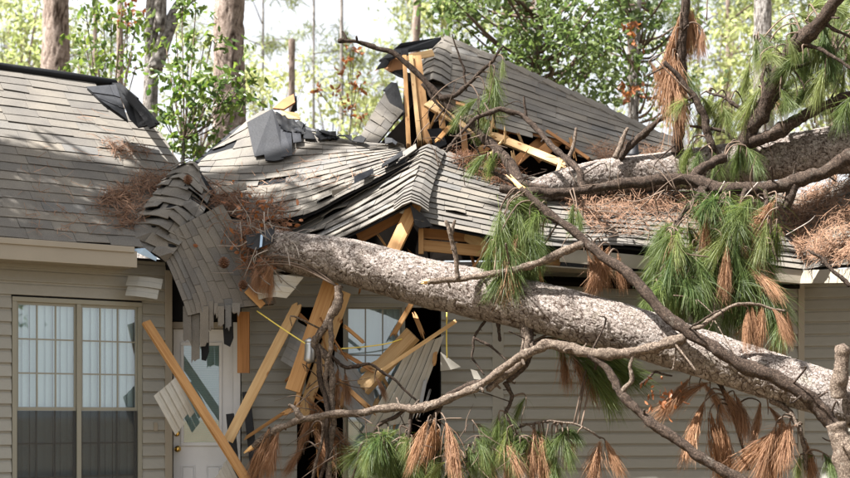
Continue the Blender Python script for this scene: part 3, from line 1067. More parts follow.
# dark felt panels where the shingles are torn off
q1 = [mid.over(x, y, .05) for x, y in ((249, 126), (274, 110), (281, 126), (283, 163), (275, 165), (266, 164.5), (264, 159), (254, 160))]
sheet('felt_panel', q1, M['felt_shade_grey'], house, .012)
q2 = [mid.over(x, y, .06) for x, y in ((281, 124), (291, 130), (293, 160), (283, 162))]
sheet('felt_panel', q2, M['felt_shade_grey'], house, .012)
q3 = [mid.over(x, y, .07) for x, y in ((291, 131), (301, 135), (303, 147), (293, 149))]
sheet('felt_panel', q3, M['felt_shade_grey'], house, .012)
q4 = [mid.over(x, y, .05) for x, y in ((303, 128), (312, 135), (316, 143), (304, 142))]
sheet('felt_panel', q4, M['felt'], house, .012)
crumple('crumpled_felt', [(276, 112, 14.6), (306, 124, 14.5), (304, 134, 14.3), (280, 128, 14.3)], M['felt'], house, .02, 14, 2)
crumple('crumpled_felt', [(316, 129, 14.4), (341, 137, 14.3), (336, 140, 14.2), (315, 137, 14.2)], M['felt'], house, .02, 14, 5)
sheet('plywood_scrap', [(273, 108, 14.7), (283, 99, 14.75), (293.5, 94, 14.8), (295, 102, 14.75), (284, 109, 14.7)], M['deck'], house, .03)
sheet('plywood_scrap', [(280, 110, 14.65), (298, 113, 14.6), (300, 119, 14.6), (283, 118, 14.6)], M['lumber_pale'], house, .03)
sheet('torn_felt', [(293, 95, 14.85), (296.5, 96, 14.85), (297, 110, 14.8), (290, 112, 14.8), (294, 103, 14.8)], M['felt'], house, .02)

# ---- centre: crushed gable, left and right slopes
gl = Patch(net([
    [(286, 266, 12.62), (328, 245, 12.66), (368, 226, 12.64), (411, 204, 12.58)],
    [(283, 250, 12.85), (332, 226, 12.95), (374, 205, 13.00), (416, 180, 13.0)],
    [(288, 232, 13.15), (340, 204, 13.35), (382, 180, 13.5), (422, 160, 13.5)],
    [(296, 219, 13.45), (346, 193, 13.6), (388, 168, 13.8), (428, 146, 14.0)]]))
roof_slope('gable_slope', gl, 10, .26, M['shingle'], house, None, 31, curl=.018, wob=.008, th=.010, low=.018, torn=.09, gap=.01)
gr = Patch(net([
    [(414, 221, 12.58), (485, 236, 12.72), (555, 247, 12.80), (620, 247, 12.85), (700, 257, 12.92), (803, 270, 13.05)],
    [(414, 196, 12.95), (488, 212, 13.10), (556, 226, 13.15), (622, 226, 13.2), (702, 233, 13.3), (803, 246, 13.4)],
    [(420, 168, 13.50), (500, 190, 13.55), (560, 204, 13.6), (625, 204, 13.65), (705, 207, 13.75), (803, 222, 13.8)],
    [(430, 147, 14.00), (510, 172, 14.05), (565, 183, 14.1), (628, 184, 14.2), (708, 184, 14.2), (803, 196, 14.3)]]))
roof_slope('eave_slope', gr, 14, .30, M['shingle'], house, None, 33, curl=.008, wob=.006, low=.015, torn=.05)
cap_line([(411, 208, 12.50), (412, 196, 12.75), (418, 176, 13.25), (424, 160, 13.6), (430, 146, 14.0)], 15, house, width=.17, drop=.10, over=.05, seed=3)
# black end of the gable
sheet('torn_felt', [(410, 204, 12.56), (424, 216, 12.58), (433, 226, 12.6), (421, 228, 12.6), (415, 225, 12.58)], M['felt_shade_grey'], house, .02)
# torn strips of shingle and felt along the break between the sagging slope and the gable
rt = random.Random(17)
for k in range(17):
    f = (k + .5) / 17
    x = 288 + (408 - 288) * f; y = 221 - (221 - 158) * f + rt.uniform(-5, 5)
    pt = (mid if rt.random() < .5 else gl)
    L = rt.uniform(9, 22); h_ = rt.uniform(3, 7); tl = rt.uniform(-.25, .1)
    q = [pt.over(x + a, y + b - a * .5 + a * tl, rt.uniform(.05, .12)) for a, b in ((0, 0), (L, rt.uniform(-2, 2)), (L + rt.uniform(-3, 3), h_), (rt.uniform(-3, 3), h_ + rt.uniform(-1, 2)))]
    sheet('loose_shingle', q, M[rt.choice(['shingle', 'shingle', 'felt', 'shingle', 'felt_shade_grey'])], house, .009)
for k, (qx, qy, ww, hh) in enumerate(((312, 133, 14, 5), (330, 139, 16, 4), (346, 143, 14, 4), (360, 146, 12, 4), (392, 149, 13, 4), (299, 131, 9, 6))):
    q = [mid.over(qx + a * ww / 2, qy + b * hh / 2 + a * 1.5, .05 + rt.uniform(0, .05)) for a, b in ((-1, -1), (.2, -1.4), (1, -.6), (.8, 1), (0, .6), (-1.1, .9))]
    sheet('torn_felt', q, M['felt'] if k % 2 else M['felt_shade_grey'], house, .012)
# ---- right wing roof
wr = Patch(net([
    [(803, 270, 13.05), (860, 265, 12.3), (960, 262, 11.2)],
    [(803, 232, 13.6), (860, 222, 12.9), (960, 210, 11.9)],
    [(803, 196, 14.3), (860, 178, 13.6), (960, 150, 12.6)]]))
roof_slope('wing_slope', wr, 12, .30, M['shingle'], house, None, 35, curl=.012, wob=.010)


# ---- rear upper roof with the peak
def ypl(py):
    return 10.19 / (.9 - (HY - py) / F)


def plnet(rows):
    return [[at(x, y, ypl(y)) for x, y in r_] for r_ in rows]


up = Patch(plnet([
    [(430, 122), (500, 142), (590, 165), (700, 190)],
    [(432, 80), (500, 98), (590, 127), (700, 158)],
    [(438, 38), (500, 52), (590, 84), (700, 122)]]))
clipu = [(430, 80), (433, 60), (438, 40), (447, 38), (470, 47), (520, 70), (600, 107), (690, 151), (696, 175), (600, 172), (582, 155), (549, 136), (501, 130), (470, 112)]
roof_slope('upper_slope', up, 15, .45, M['shingle'], house, clipu, 41, curl=.010, wob=.005, deck=M['deck'], ripple=.006, low=.012, th=.006)


def hipY(x, y):
    return ypl(y) + .02


cap_line([(446, 39, hipY(446, 39)), (500, 61, hipY(0, 61)), (560, 88, hipY(0, 88)), (625, 119, hipY(0, 119)), (690, 150, hipY(0, 150))], 17, house, width=.085, drop=.05, over=.025)
# folded cap shingles at the peak
cap_line([(433, 82, 15.6), (434, 66, 15.9), (437, 52, 16.3), (442, 41, 16.6)], 6, house, width=.2, drop=.12, over=.03, seed=8)
# back and side slopes behind the peak (unseen from the front, close the attic)
sheet('back_slope', [at(440, 42, 16.75), at(690, 153, 15.0), at(720, 200, 19.0), at(430, 120, 20.5)], M['felt_shade_grey'], house, .03)
# peak overhang: felt top, plywood underside, trim
sheet('felt_flap', [(379, 60, 15.9), (394, 49, 15.9), (401, 43, 15.95), (441, 37, 16.5), (432, 46, 16.3), (403, 51, 15.85), (392, 57, 15.7)], M['felt'], house, .03)
sheet('plywood_soffit', [(380, 64, 15.95), (394, 54, 15.95), (406, 58, 16.0), (404, 70, 15.9), (390, 71, 15.8)], M['deck'], house, .025)
sheet('torn_felt', [(376, 69, 15.8), (384, 58, 15.8), (392, 57, 15.78), (386, 67, 15.78)], M['felt'], house, .02)
sheet('torn_felt', [(389, 71, 15.85), (404, 69, 15.8), (404, 78, 15.75), (398, 76, 15.78)], M['felt'], house, .02)
board('gable_trim', at(403, 59, 15.70), at(433, 53, 15.95), .085, .03, M['lumber_pale'], house)
board('gable_trim', at(401, 53, 15.66), at(408, 52.5, 15.68), .07, .03, M['felt_shade_grey'], house)
board('stud', at(404.5, 58, 15.66), at(409, 152, 14.6), .05, .09, M['lumber'], house, break1=.1, seed=1)
board('stud', at(411, 58, 15.66), at(420, 146, 14.65), .05, .09, M['lumber_pale'], house, break1=.08, seed=2)
board('stud', at(417, 57, 15.7), at(428, 146, 14.7), .10, .05, M['lumber'], house, break1=.1, seed=3)
board('stud', at(439, 98, 15.2), at(443, 130, 14.8), .07, .05, M['lumber'], house, seed=4)
board('truss_chord', at(428, 103, 15.0), at(494, 141, 14.35), .13, .04, M['lumber_pale'], house, break1=.12, seed=5, facing=(.1, -1, .4))
board('truss_chord', at(486, 133, 14.5), at(570, 167, 13.95), .09, .04, M['lumber_pale'], house, break0=.2, break1=.05, seed=6, facing=(.1, -1, .3))
board('rafter', at(536, 158, 14.7), at(560, 138, 14.9), .13, .05, M['lumber_old'], house, seed=7)
board('rafter', at(470, 160, 14.9), at(520, 120, 15.5), .10, .05, M['lumber_old'], house, seed=8)
board('rafter', at(500, 175, 14.6), at(548, 135, 15.1), .10, .05, M['lumber_old'], house, seed=9)
board('deck_edge', at(547, 131, 14.9), at(589, 159, 14.4), .035, .03, M['lumber_old'], house, seed=10)
board('stud', at(462, 118, 15.1), at(466, 160, 14.7), .07, .05, M['lumber_old'], house, seed=11)
sheet('felt_scrap', [(427, 129, 14.62), (441, 128, 14.62), (447, 144, 14.55), (436, 149, 14.55)], M['felt'], house, .01)
# shingled flap hanging left of the studs
flap = Patch(net([
    [(354, 148, 14.35), (372, 151, 14.3)], [(384, 93, 15.1), (403, 112, 14.9)]]))
roof_slope('torn_flap', flap, 6, .2, M['shingle'], house, None, 44, curl=.03)
sheet('torn_felt', [(385, 92, 15.05), (397, 82, 15.1), (401, 96, 15.0), (405, 112, 14.9), (396, 121, 14.85), (391, 106, 14.95)], M['felt'], house, .02)
sheet('torn_felt', [(383, 90, 15.15), (391, 82, 15.2), (397, 83, 15.2), (391, 93, 15.15)], M['felt_shade_grey'], house, .02)
# near-black panels added behind the openings, painting in the attic's shade
sheet('attic_shade_panel', [(432, 78, 16.1), (434, 290, 15.4), (372, 290, 15.4), (372, 152, 15.4), (404, 118, 15.5), (406, 72, 16.1)], M['shade_interior'], house, .05)
sheet('attic_shade_panel', [(430, 110, 15.42), (500, 128, 15.42), (590, 150, 15.2), (700, 185, 15.0), (700, 260, 15.0), (430, 260, 15.4)], M['shade_interior'], house, .05)
sheet('attic_floor', [at(150, 300, 13.3), at(300, 268, 13.2), at(620, 285, 13.35), at(800, 285, 13.5), at(760, 260, 17), at(420, 262, 17), at(150, 262, 17)], M['shade_interior'], house, .04)
sheet('attic_shade_panel', [at(190, 215, 14.5), at(250, 205, 14.9), at(380, 170, 15.2), at(380, 275, 15.2), at(190, 275, 14.5)], M['shade_interior'], house, .05)

# ---- main wall with door and second window
L2 = wall_s(B2, e2, 800)
top2 = 2.76


def S2(px): return wall_s(B2, e2, px)


def Z2(px, py): return wall_z(B2, e2, px, py)


wall_m = frame_box('wall', B2, e2, n2, UZ, (S2(440), .001, .05), (L2, .10, 2.80), M['felt'], house)
frame_box('wall_sheathing', B2, e2, n2, UZ, (S2(241), .001, .05), (S2(297), .10, top2), M['felt'], wall_m)
frame_box('wall_sheathing', B2, e2, n2, UZ, (S2(297), .001, Z2(300, 303)), (S2(440), .10, top2), M['felt'], wall_m)
frame_box('wall_sheathing', B2, e2, n2, UZ, (S2(160), .001, Z2(200, 321)), (S2(241), .10, top2), M['felt'], wall_m)
zz = .10
while zz < top2 - .03:
    y = HY - F * (zz + EXPO * .5 - ZC) / 13.3
    if y > 303:
        aend = 298 if 302 < y < 330 else (306 if y < 392 else 297)
        plank(B2, e2, n2, S2(241.5), S2(aend), zz, wall_m, M['siding'])
        plank(B2, e2, n2, S2(441), S2(492.5), zz, wall_m, M['siding'])
    else:
        plank(B2, e2, n2, S2(241.5), S2(492.5), zz, wall_m, M['siding'])
    plank(B2, e2, n2, S2(503), L2 - .02, zz, wall_m, M['siding'])
    zz += EXPO
frame_box('seam_trim', B2, e2, n2, UZ, (S2(492), -.024, .05), (S2(503.5), .0, top2), M['siding'], wall_m, .003)
frame_box('corner_post', B2, e2, n2, UZ, (L2 - .03, -.03, .05), (L2 + .04, .05, top2), M['trim'], wall_m, .003)
# right wing wall, coming forward from the inside corner
B3 = B2 + e2 * (L2 + .03)
wall_w = frame_box('wall', B3, e3, n3, UZ, (0, .012, .05), (6.0, .10, 2.80), M['felt'], house)
zz = .10
while zz < top2 - .03:
    plank(B3, e3, n3, .01, 6.0, zz, wall_w, M['siding'])
    zz += EXPO
# eaves
board('fascia', at(560, 255, 12.84), at(802.5, 277, 13.06), .135, .025, M['trim'], house)
board('fascia', at(801.5, 277, 13.06), at(960, 274, 11.2), .135, .025, M['trim'], house)
sheet('soffit', [at(500, 262, 12.8), at(802, 283, 13.08), at(802, 283, 13.6), at(500, 268, 13.4)], M['trim'], house, .012)
sheet('soffit', [at(803, 283, 13.08), at(960, 282, 11.25), at(990, 280, 11.8), at(815, 283, 13.6)], M['trim'], house, .012)
# rooms behind the main wall
frame_box('room_back', B2, e2, n2, UZ, (S2(165), 2.4, .05), (L2, 2.5, 2.70), M['shade_interior'], house)
frame_box('room_floor', B2, e2, n2, UZ, (S2(165), .12, .06), (L2, 2.4, .10), M['shade_interior'], house)
frame_box('room_side', B2, e2, n2, UZ, (S2(165), .12, .10), (S2(165) + .04, 2.4, 2.70), M['shade_interior'], house)
frame_box('room_ceiling', B2, e2, n2, UZ, (S2(165), .12, 2.70), (L2, 2.4, 2.74), M['shade_interior'], house)
frame_box('outer_wall', np.zeros(3), [1, 0, 0], [0, 1, 0], UZ, (-9.5, 19.6, .05), (7.0, 19.8, 2.7), M['siding'], house)

# ---- front door
d0, d1 = S2(173), S2(233)
dz0, dz1 = .16, Z2(200, 329)
door = frame_box('door', B2, e2, n2, UZ, (d0, .03, dz0), (d1, .075, dz1), M['white'], house, .003)
frame_box('door_casing', B2, e2, n2, UZ, (S2(168), -.03, .1), (d0 - .004, .06, dz1 + .07), M['trim'], house, .004)
frame_box('door_casing', B2, e2, n2, UZ, (d1 + .004, -.028, .1), (S2(240.5), .06, dz1 + .07), M['white'], house, .004)
frame_box('door_casing', B2, e2, n2, UZ, (d0 - .003, -.026, dz1 + .004), (d1 + .003, .06, dz1 + .07), M['trim'], house, .004)
g0, g1 = S2(183.5), S2(219)
gz0, gz1 = Z2(200, 442.5), Z2(200, 345.5)
frame_box('lite_frame', B2, e2, n2, UZ, (g0 - .03, .012, gz0 - .035), (g1 + .03, .0295, gz0), M['white'], door, .004)
frame_box('lite_frame', B2, e2, n2, UZ, (g0 - .03, .012, gz1), (g1 + .03, .0295, gz1 + .035), M['white'], door, .004)
frame_box('lite_frame', B2, e2, n2, UZ, (g0 - .03, .0125, gz0), (g0, .0295, gz1), M['white'], door, .004)
frame_box('lite_frame', B2, e2, n2, UZ, (g1, .0125, gz0), (g1 + .03, .0295, gz1), M['white'], door, .004)
frame_box('glass', B2, e2, n2, UZ, (g0 + .001, .016, gz0 + .001), (g1 - .001, .018, gz1 - .001), M['glass'], door)
M['mini_blind'] = simple('mini_blind', (.42, .50, .47), .5, .05, 3)
nb = 44
for k in range(nb):
    z = gz0 + (gz1 - gz0) * (k + .5) / nb
    V = [B2 + e2 * (g0 + .004) + n2 * .0195 + UZ * (z - .0095), B2 + e2 * (g1 - .004) + n2 * .0195 + UZ * (z - .0095),
         B2 + e2 * (g1 - .004) + n2 * .0275 + UZ * (z + .0095), B2 + e2 * (g0 + .004) + n2 * .0275 + UZ * (z + .0095)]
    mesh_obj('blind_slat', V, [(0, 1, 2, 3)], M['mini_blind'], door)
for (xa, xb) in ((180.5, 195), (206, 221)):
    pz1 = Z2(200, 465.5); pz0 = dz0 + .16
    frame_box('panel', B2, e2, n2, UZ, (S2(xa) + .02, .018, pz0 + .02), (S2(xb) - .02, .0295, pz1 - .02), M['white'], door, .006)
    for (a, b, c, d) in ((S2(xa), S2(xb), pz1 - .012, pz1), (S2(xa), S2(xb), pz0, pz0 + .012), (S2(xa), S2(xa) + .012, pz0 + .012, pz1 - .012), (S2(xb) - .012, S2(xb), pz0 + .012, pz1 - .012)):
        frame_box('panel_moulding', B2, e2, n2, UZ, (a, .02, c), (b, .0298, d), M['white'], door, .003)


def lathe_out(name, O, prof, parent, mat, seg=18):
    """turned knob standing out from the door face; prof = (out, radius)"""
    V = []; Fc = []
    for (o_, r_) in prof:
        for k in range(seg):
            a = 2 * math.pi * k / seg
            V.append(O - n2 * o_ + e2 * math.cos(a) * r_ + UZ * math.sin(a) * r_)
    for i in range(len(prof) - 1):
        for k in range(seg):
            Fc.append((i * seg + k, i * seg + (k + 1) % seg, (i + 1) * seg + (k + 1) % seg, (i + 1) * seg + k))
    Fc.append(tuple(range((len(prof) - 1) * seg, len(prof) * seg)))
    return mesh_obj(name, V, Fc, mat, parent, True)


kO = B2 + e2 * S2(177.5) + UZ * Z2(177.5, 449) + n2 * .03
lathe_out('knob', kO, [(0, .033), (.006, .033), (.010, .026), (.012, .013), (.032, .012), (.038, .024), (.050, .030), (.062, .028), (.070, .018), (.073, .004)], door, M['brass'])
kO = B2 + e2 * S2(176.5) + UZ * Z2(177.5, 433.5) + n2 * .03
lathe_out('deadbolt', kO, [(0, .031), (.008, .031), (.016, .026), (.020, .022), (.021, .004)], door, M['brass'])

# ---- second window behind the debris
window(B2, e2, n2, S2(343), S2(405), Z2(370, 478) - .25, Z2(370, 303), 1, 3, 2, house, fr=.035, screen=False, frame_mat=M['frame'])
# flattened bent metal under the trunk tip
bm_ = Patch(net([[(254, 288, 12.75), (275, 300, 12.7), (287, 297, 12.7)], [(258, 276, 12.8), (280, 281, 12.72), (303, 279, 12.72)]]))
# ================================================================== damaged timber of the house
board('brace', at(415, 205, 12.66), at(393, 251, 12.60), .135, .04, M['lumber'], house, seed=21, facing=(-.3, -1, .2))
board('brace', at(358, 238, 12.95), at(408, 210, 12.95), .12, .04, M['lumber_old'], house, seed=22, break1=.05)
board('header', at(419, 233, 12.86), at(490, 239, 12.95), .10, .04, M['lumber_old'], house, seed=23)
board('header', at(419, 245, 12.82), at(490, 252, 12.92), .11, .04, M['lumber'], house, seed=24)
board('header', at(490, 252, 12.92), at(560, 262, 12.98), .11, .04, M['lumber_old'], house, seed=25)
board('blocking', at(421, 229, 12.80), at(421, 254, 12.80), .05, .05, M['lumber'], house, seed=26)
board('brace', at(452, 226, 12.92), at(486, 248, 12.90), .11, .03, M['lumber_pale'], house, seed=27)
board('truss_web', at(440, 238, 13.05), at(470, 222, 13.1), .06, .04, M['lumber'], house, seed=28)
sheet('torn_wrap', [(394, 206, 12.66), (407, 201, 12.66), (404, 214, 12.66), (400, 213, 12.66)], M['siding_pale'], house, .006)
tube('vent_pipe', [at(633, 157, 14.0), at(634, 148, 14.0), at(635, 141, 14.0)], [.075, .05, .032], M['felt_shade_grey'], house, 8, 12, rough=.03)

rl = random.Random(91)
for (n_, x0, y0, x1, y1, Y0, Y1, l0, l1, mats) in ((16, 292, 285, 345, 440, 12.5, 12.95, 25, 80, ('lumber', 'lumber_old')), (12, 360, 305, 440, 400, 12.7, 13.0, 20, 60, ('lumber', 'siding_grey', 'lumber_pale')),
                                             (18, 432, 105, 575, 182, 13.7, 14.9, 20, 60, ('lumber', 'lumber_old', 'lumber_pale')), (8, 340, 222, 410, 262, 12.75, 13.1, 20, 50, ('lumber_old', 'lumber')), (8, 420, 228, 560, 262, 12.85, 13.2, 25, 60, ('lumber_old',))):
    for k in range(n_):
        x = rl.uniform(x0, x1); y = rl.uniform(y0, y1); Y = rl.uniform(Y0, Y1); a = rl.uniform(-1.2, 1.2) + 1.57; L = rl.uniform(l0, l1)
        board('broken_lath', at(x, y, Y), at(x + L * math.cos(a) * .8, y + L * math.sin(a) * .8, Y + rl.uniform(-.25, .25)), rl.uniform(.012, .05), rl.uniform(.01, .03), M[rl.choice(mats)], house, seed=k + n_ * 7, break0=rl.uniform(.03, .15), break1=rl.uniform(.03, .18), facing=(rl.uniform(-.5, .5), -1, rl.uniform(-.3, .6)))

# ================================================================== loose boards, each a thing
def lone_board(label, p, q, wd, tk, mat, seed, **kw):
    return tag(board('broken_board', p, q, wd, tk, mat, None, seed=seed, **kw), label, 'board', 'boards broken out of the house')


lone_board('long orange-tan board leaning across the front door, its top end by the window',
           at(146, 322, 12.60), at(289, 547, 12.15), .088, .04, M['lumber'], 31, facing=(.75, -1, .35))
lone_board('pale board slanting from upper right down to the right edge of the white door',
           at(300, 301, 12.80), at(228, 441, 12.55), .10, .04, M['lumber_pale'], 32, break0=.16)
lone_board('short upright orange board hanging at the right of the door under the torn shingles',
           at(243.5, 312, 12.86), at(243.5, 373, 12.86), .118, .05, M['lumber_old'], 33)
lone_board('broad pale plank tilted beneath the left end of the big trunk, beside the dark gap',
           at(331, 282, 12.74), at(293, 391, 12.62), .155, .045, M['lumber'], 34, facing=(-.25, -1, .1))
lone_board('narrower plank tilted behind the broad pale plank in front of the dark gap',
           at(345, 292, 12.90), at(301, 420, 12.84), .115, .045, M['lumber_pale'], 35, facing=(.3, -1, 0))
lone_board('bright split beam end sticking out in front of the broken window with white blinds',
           at(413, 334, 12.70), at(362, 389, 12.78), .165, .075, M['lumber_pale'], 36, facing=(-.35, -1, .55), break1=.04)
lone_board('thin yellow lath crossing in front of the tilted siding beside the broken window',
           at(456, 321, 12.60), at(377, 374, 12.55), .038, .018, M['lumber_pale'], 37)
lone_board('small splintered stick hanging from the trunk over the top of the broken window',
           at(412, 303, 12.85), at(391, 339, 12.85), .05, .03, M['lumber'], 38, break1=.08)
lone_board('short tan board end poking out below the hanging shingles left of the trunk tip',
           at(247, 290, 12.55), at(263, 306, 12.55), .07, .03, M['lumber'], 39)


# ================================================================== loose siding
def siding_panel(label, quad, n, mat, name='siding_piece', group='pieces of siding torn off the walls', bend=.02):
    """a scrap of lap siding: n strips running along quad[0]->quad[3], stacked along quad[0]->quad[1]"""
    a, b, c, d = [np.array(at(*q)) for q in quad]
    nrm = np.cross(b - a, d - a); nrm /= np.linalg.norm(nrm)
    if nrm[1] > 0: nrm = -nrm
    root = thing(name, (a + b + c + d) / 4, label, 'siding', group)
    r = random.Random(int(quad[0][0]))
    for k in range(n):
        u0, u1 = k / n, (k + 1) / n
        V = []
        e0 = r.uniform(-.04, .04); e1_ = r.uniform(-.07, .07)
        for v in (e0, .33, .66, 1 + e1_):
            p = a + (b - a) * u0 + ((d + (c - d) * u0) - (a + (b - a) * u0)) * v
            q = a + (b - a) * u1 + ((d + (c - d) * u1) - (a + (b - a) * u1)) * v
            bn = nrm * bend * math.sin(v * math.pi)
            V += [p + nrm * .020 + bn, p + (q - p) * .1 + nrm * .020 + bn, p + (q - p) * .5 + nrm * .013 + bn, p + (q - p) * .55 + nrm * .008 + bn, q + nrm * .003 + bn, q + nrm * .0 + bn]
        V = np.array(V)
        m = 6
        V = np.vstack([V, V - nrm * .003])
        Fc = []
        for s in range(3):
            for t in range(m - 1):
                i0 = s * m + t
                Fc += [(i0, i0 + 1, i0 + m + 1, i0 + m), (24 + i0, 24 + i0 + m, 24 + i0 + m + 1, 24 + i0 + 1)]
            i0 = s * m
            Fc.append((i0, i0 + m, 24 + i0 + m, 24 + i0))
        mesh_obj('siding_strip', V, Fc, mat, root)
    return root


siding_panel('bent grey-brown siding scrap hanging under the broken eave at the right of the double window',
             [(124, 296, 12.45), (129, 276, 12.50), (161, 279, 12.55), (157, 300, 12.50)], 2, M['siding'])
siding_panel('pale ribbed siding scrap stuck in front of the door beside the leaning board',
             [(154, 397, 12.42), (176, 377, 12.48), (194, 411, 12.50), (174, 433, 12.46)], 4, M['siding_pale'])
siding_panel('pale ribbed siding scrap low behind the leaning board at the bottom edge of the picture',
             [(209, 484, 12.5), (228, 459, 12.52), (246, 494, 12.5), (228, 520, 12.48)], 4, M['siding_pale'])
siding_panel('beige siding panel tilted across the dark gap right of the broken window',
             [(406, 352, 12.72), (443, 338, 12.80), (409, 428, 12.80), (360, 434, 12.74)], 4, M['siding_pale'], bend=.03)
siding_panel('grey siding panel sloping across the lower left of the broken window',
             [(334, 340, 12.98), (331, 392, 12.93), (374, 436, 12.90), (374, 392, 12.95)], 4, M['siding_grey'])
siding_panel('loose siding boards bent down beside the black hole left of the broad plank',
             [(298, 322, 13.02), (280, 360, 12.98), (303, 374, 12.95), (316, 333, 12.98)], 4, M['siding_grey'])
bp_ = siding_panel('crumpled grey-green siding sheet hanging below the left tip of the trunk',
             [(253, 277, 12.58), (258, 300, 12.52), (286, 298, 12.50), (305, 278, 12.55)], 2, M['siding_pale'], bend=.06)
o = sheet('siding_scrap', [(440.5, 352, 12.9), (461, 367, 12.9), (450, 370, 12.9), (440.5, 371, 12.9)], M['siding_pale'], None, .006)
tag(o, 'bright triangular siding scrap right of the tilted beige panel', 'siding', 'pieces of siding torn off the walls')
o = sheet('siding_scrap', [(470.5, 369, 12.9), (477, 371, 12.9), (482, 380, 12.9), (474, 379, 12.9)], M['siding_pale'], None, .006)
tag(o, 'tiny bright siding scrap hanging above the long broken branch', 'siding', 'pieces of siding torn off the walls')
for lab, p, q in (('dark grey downspout piece standing right of the door behind the crossed boards', at(230, 414, 12.98), at(243, 547, 12.85)),
                  ('narrow dark grey metal strip upright against the siding right of the door', at(246, 392, 13.05), at(262, 541, 12.92))):
    o = board('downspout', p, q, .075, .05, M['felt_shade_grey'], None, seed=3)
    tag(o, lab, 'downspout')

# dark flap with a pale blue stripe in the valley, and the small can
fl = thing('felt_flap', at(262, 238, 12.5), 'black roofing felt flap with a light blue stripe left of the trunk tip', 'roofing felt')
sheet('felt', [(246, 235, 12.52), (259, 233, 12.48), (275, 226, 12.5), (273, 242, 12.46), (256, 250, 12.44), (247, 247, 12.48)], M['felt_shade_grey'], fl, .006)
sheet('stripe', [(260.5, 235, 12.455), (263, 234, 12.455), (262, 246.5, 12.425), (259.5, 247.5, 12.425)], M['flash_blue'], fl, .003)
can = thing('lamp_can', at(310, 352, 12.45), 'dented grey metal lamp can among the broken branches below the trunk', 'can')
tube('can_body', [at(310, 342, 12.45), at(310, 352, 12.45), at(309, 361, 12.45)], [.05, .052, .052], M['metal'], can, 8, 16, rough=.04)
tube('rim', [at(310, 342.5, 12.45), at(310, 340.5, 12.45)], [.056, .056], M['metal'], can, 4, 16, rough=.0)

for lab, pts in (('yellow electric cable stretched from the hanging shingles to the metal can', [(257, 311, 12.6), (283, 329, 12.5), (309, 346, 12.42)]),
                 ('yellow cable sagging across the top of the broken window', [(338, 349, 12.7), (362, 347, 12.65), (385, 344, 12.65), (402, 339, 12.7)]),
                 ('thin yellow cable hanging straight down from the trunk beside the tilted siding', [(447, 312, 12.6), (446.5, 335, 12.62), (447, 358, 12.62)])):
    o = tube('cable', [at(*p) for p in pts], [.0065, .0065], M['wire'], None, 16, 6, rough=0)
    tag(o, lab, 'cable', 'yellow cables')

# ================================================================== fallen trees
pineA = thing('fallen_pine', at(1150, 540, 9.7) * np.array([1, 1, 0]), 'big fallen pine with scaly bark lying from lower right onto the crushed roof', 'tree', 'fallen pines')
pineB = thing('fallen_pine', at(1000, 140, 12.6) * np.array([1, 1, 0]), 'upper fallen pine resting across the shingles of the right roof', 'tree', 'fallen pines')

tA = [(232, 229, 13.05, 11), (258, 239, 12.85, 15), (290, 252, 12.62, 20.5), (350, 262, 12.45, 23), (420, 281, 12.25, 24.5), (520, 303, 11.95, 26), (620, 328, 11.65, 25), (700, 353, 11.45, 24), (780, 379, 11.25, 24), (850, 402, 11.0, 24), (980, 455, 10.4, 27), (1130, 530, 9.7, 32)]
P = [at(x, y, Y) for x, y, Y, r in tA]; R = [r * .95 * Y / F for x, y, Y, r in tA]
tube('trunk', P, R, M['bark'], pineA, 1250, 190, bark=(.075, .042, .011), seed=1)
tB = [(528, 196, 13.45, 8), (548, 188, 13.6, 13), (600, 178, 13.72, 17.5), (680, 170, 13.7, 18.5), (760, 160, 13.5, 20.5), (850, 148, 13.2, 24), (1000, 128, 12.6, 28), (1180, 105, 11.8, 32)]
P = [at(x, y, Y) for x, y, Y, r in tB]; R = [r * Y / F for x, y, Y, r in tB]
tube('trunk', P, R, M['bark'], pineB, 800, 140, bark=(.075, .042, .010), seed=2)

BR = []     # all branches: (object, sample points, tree)


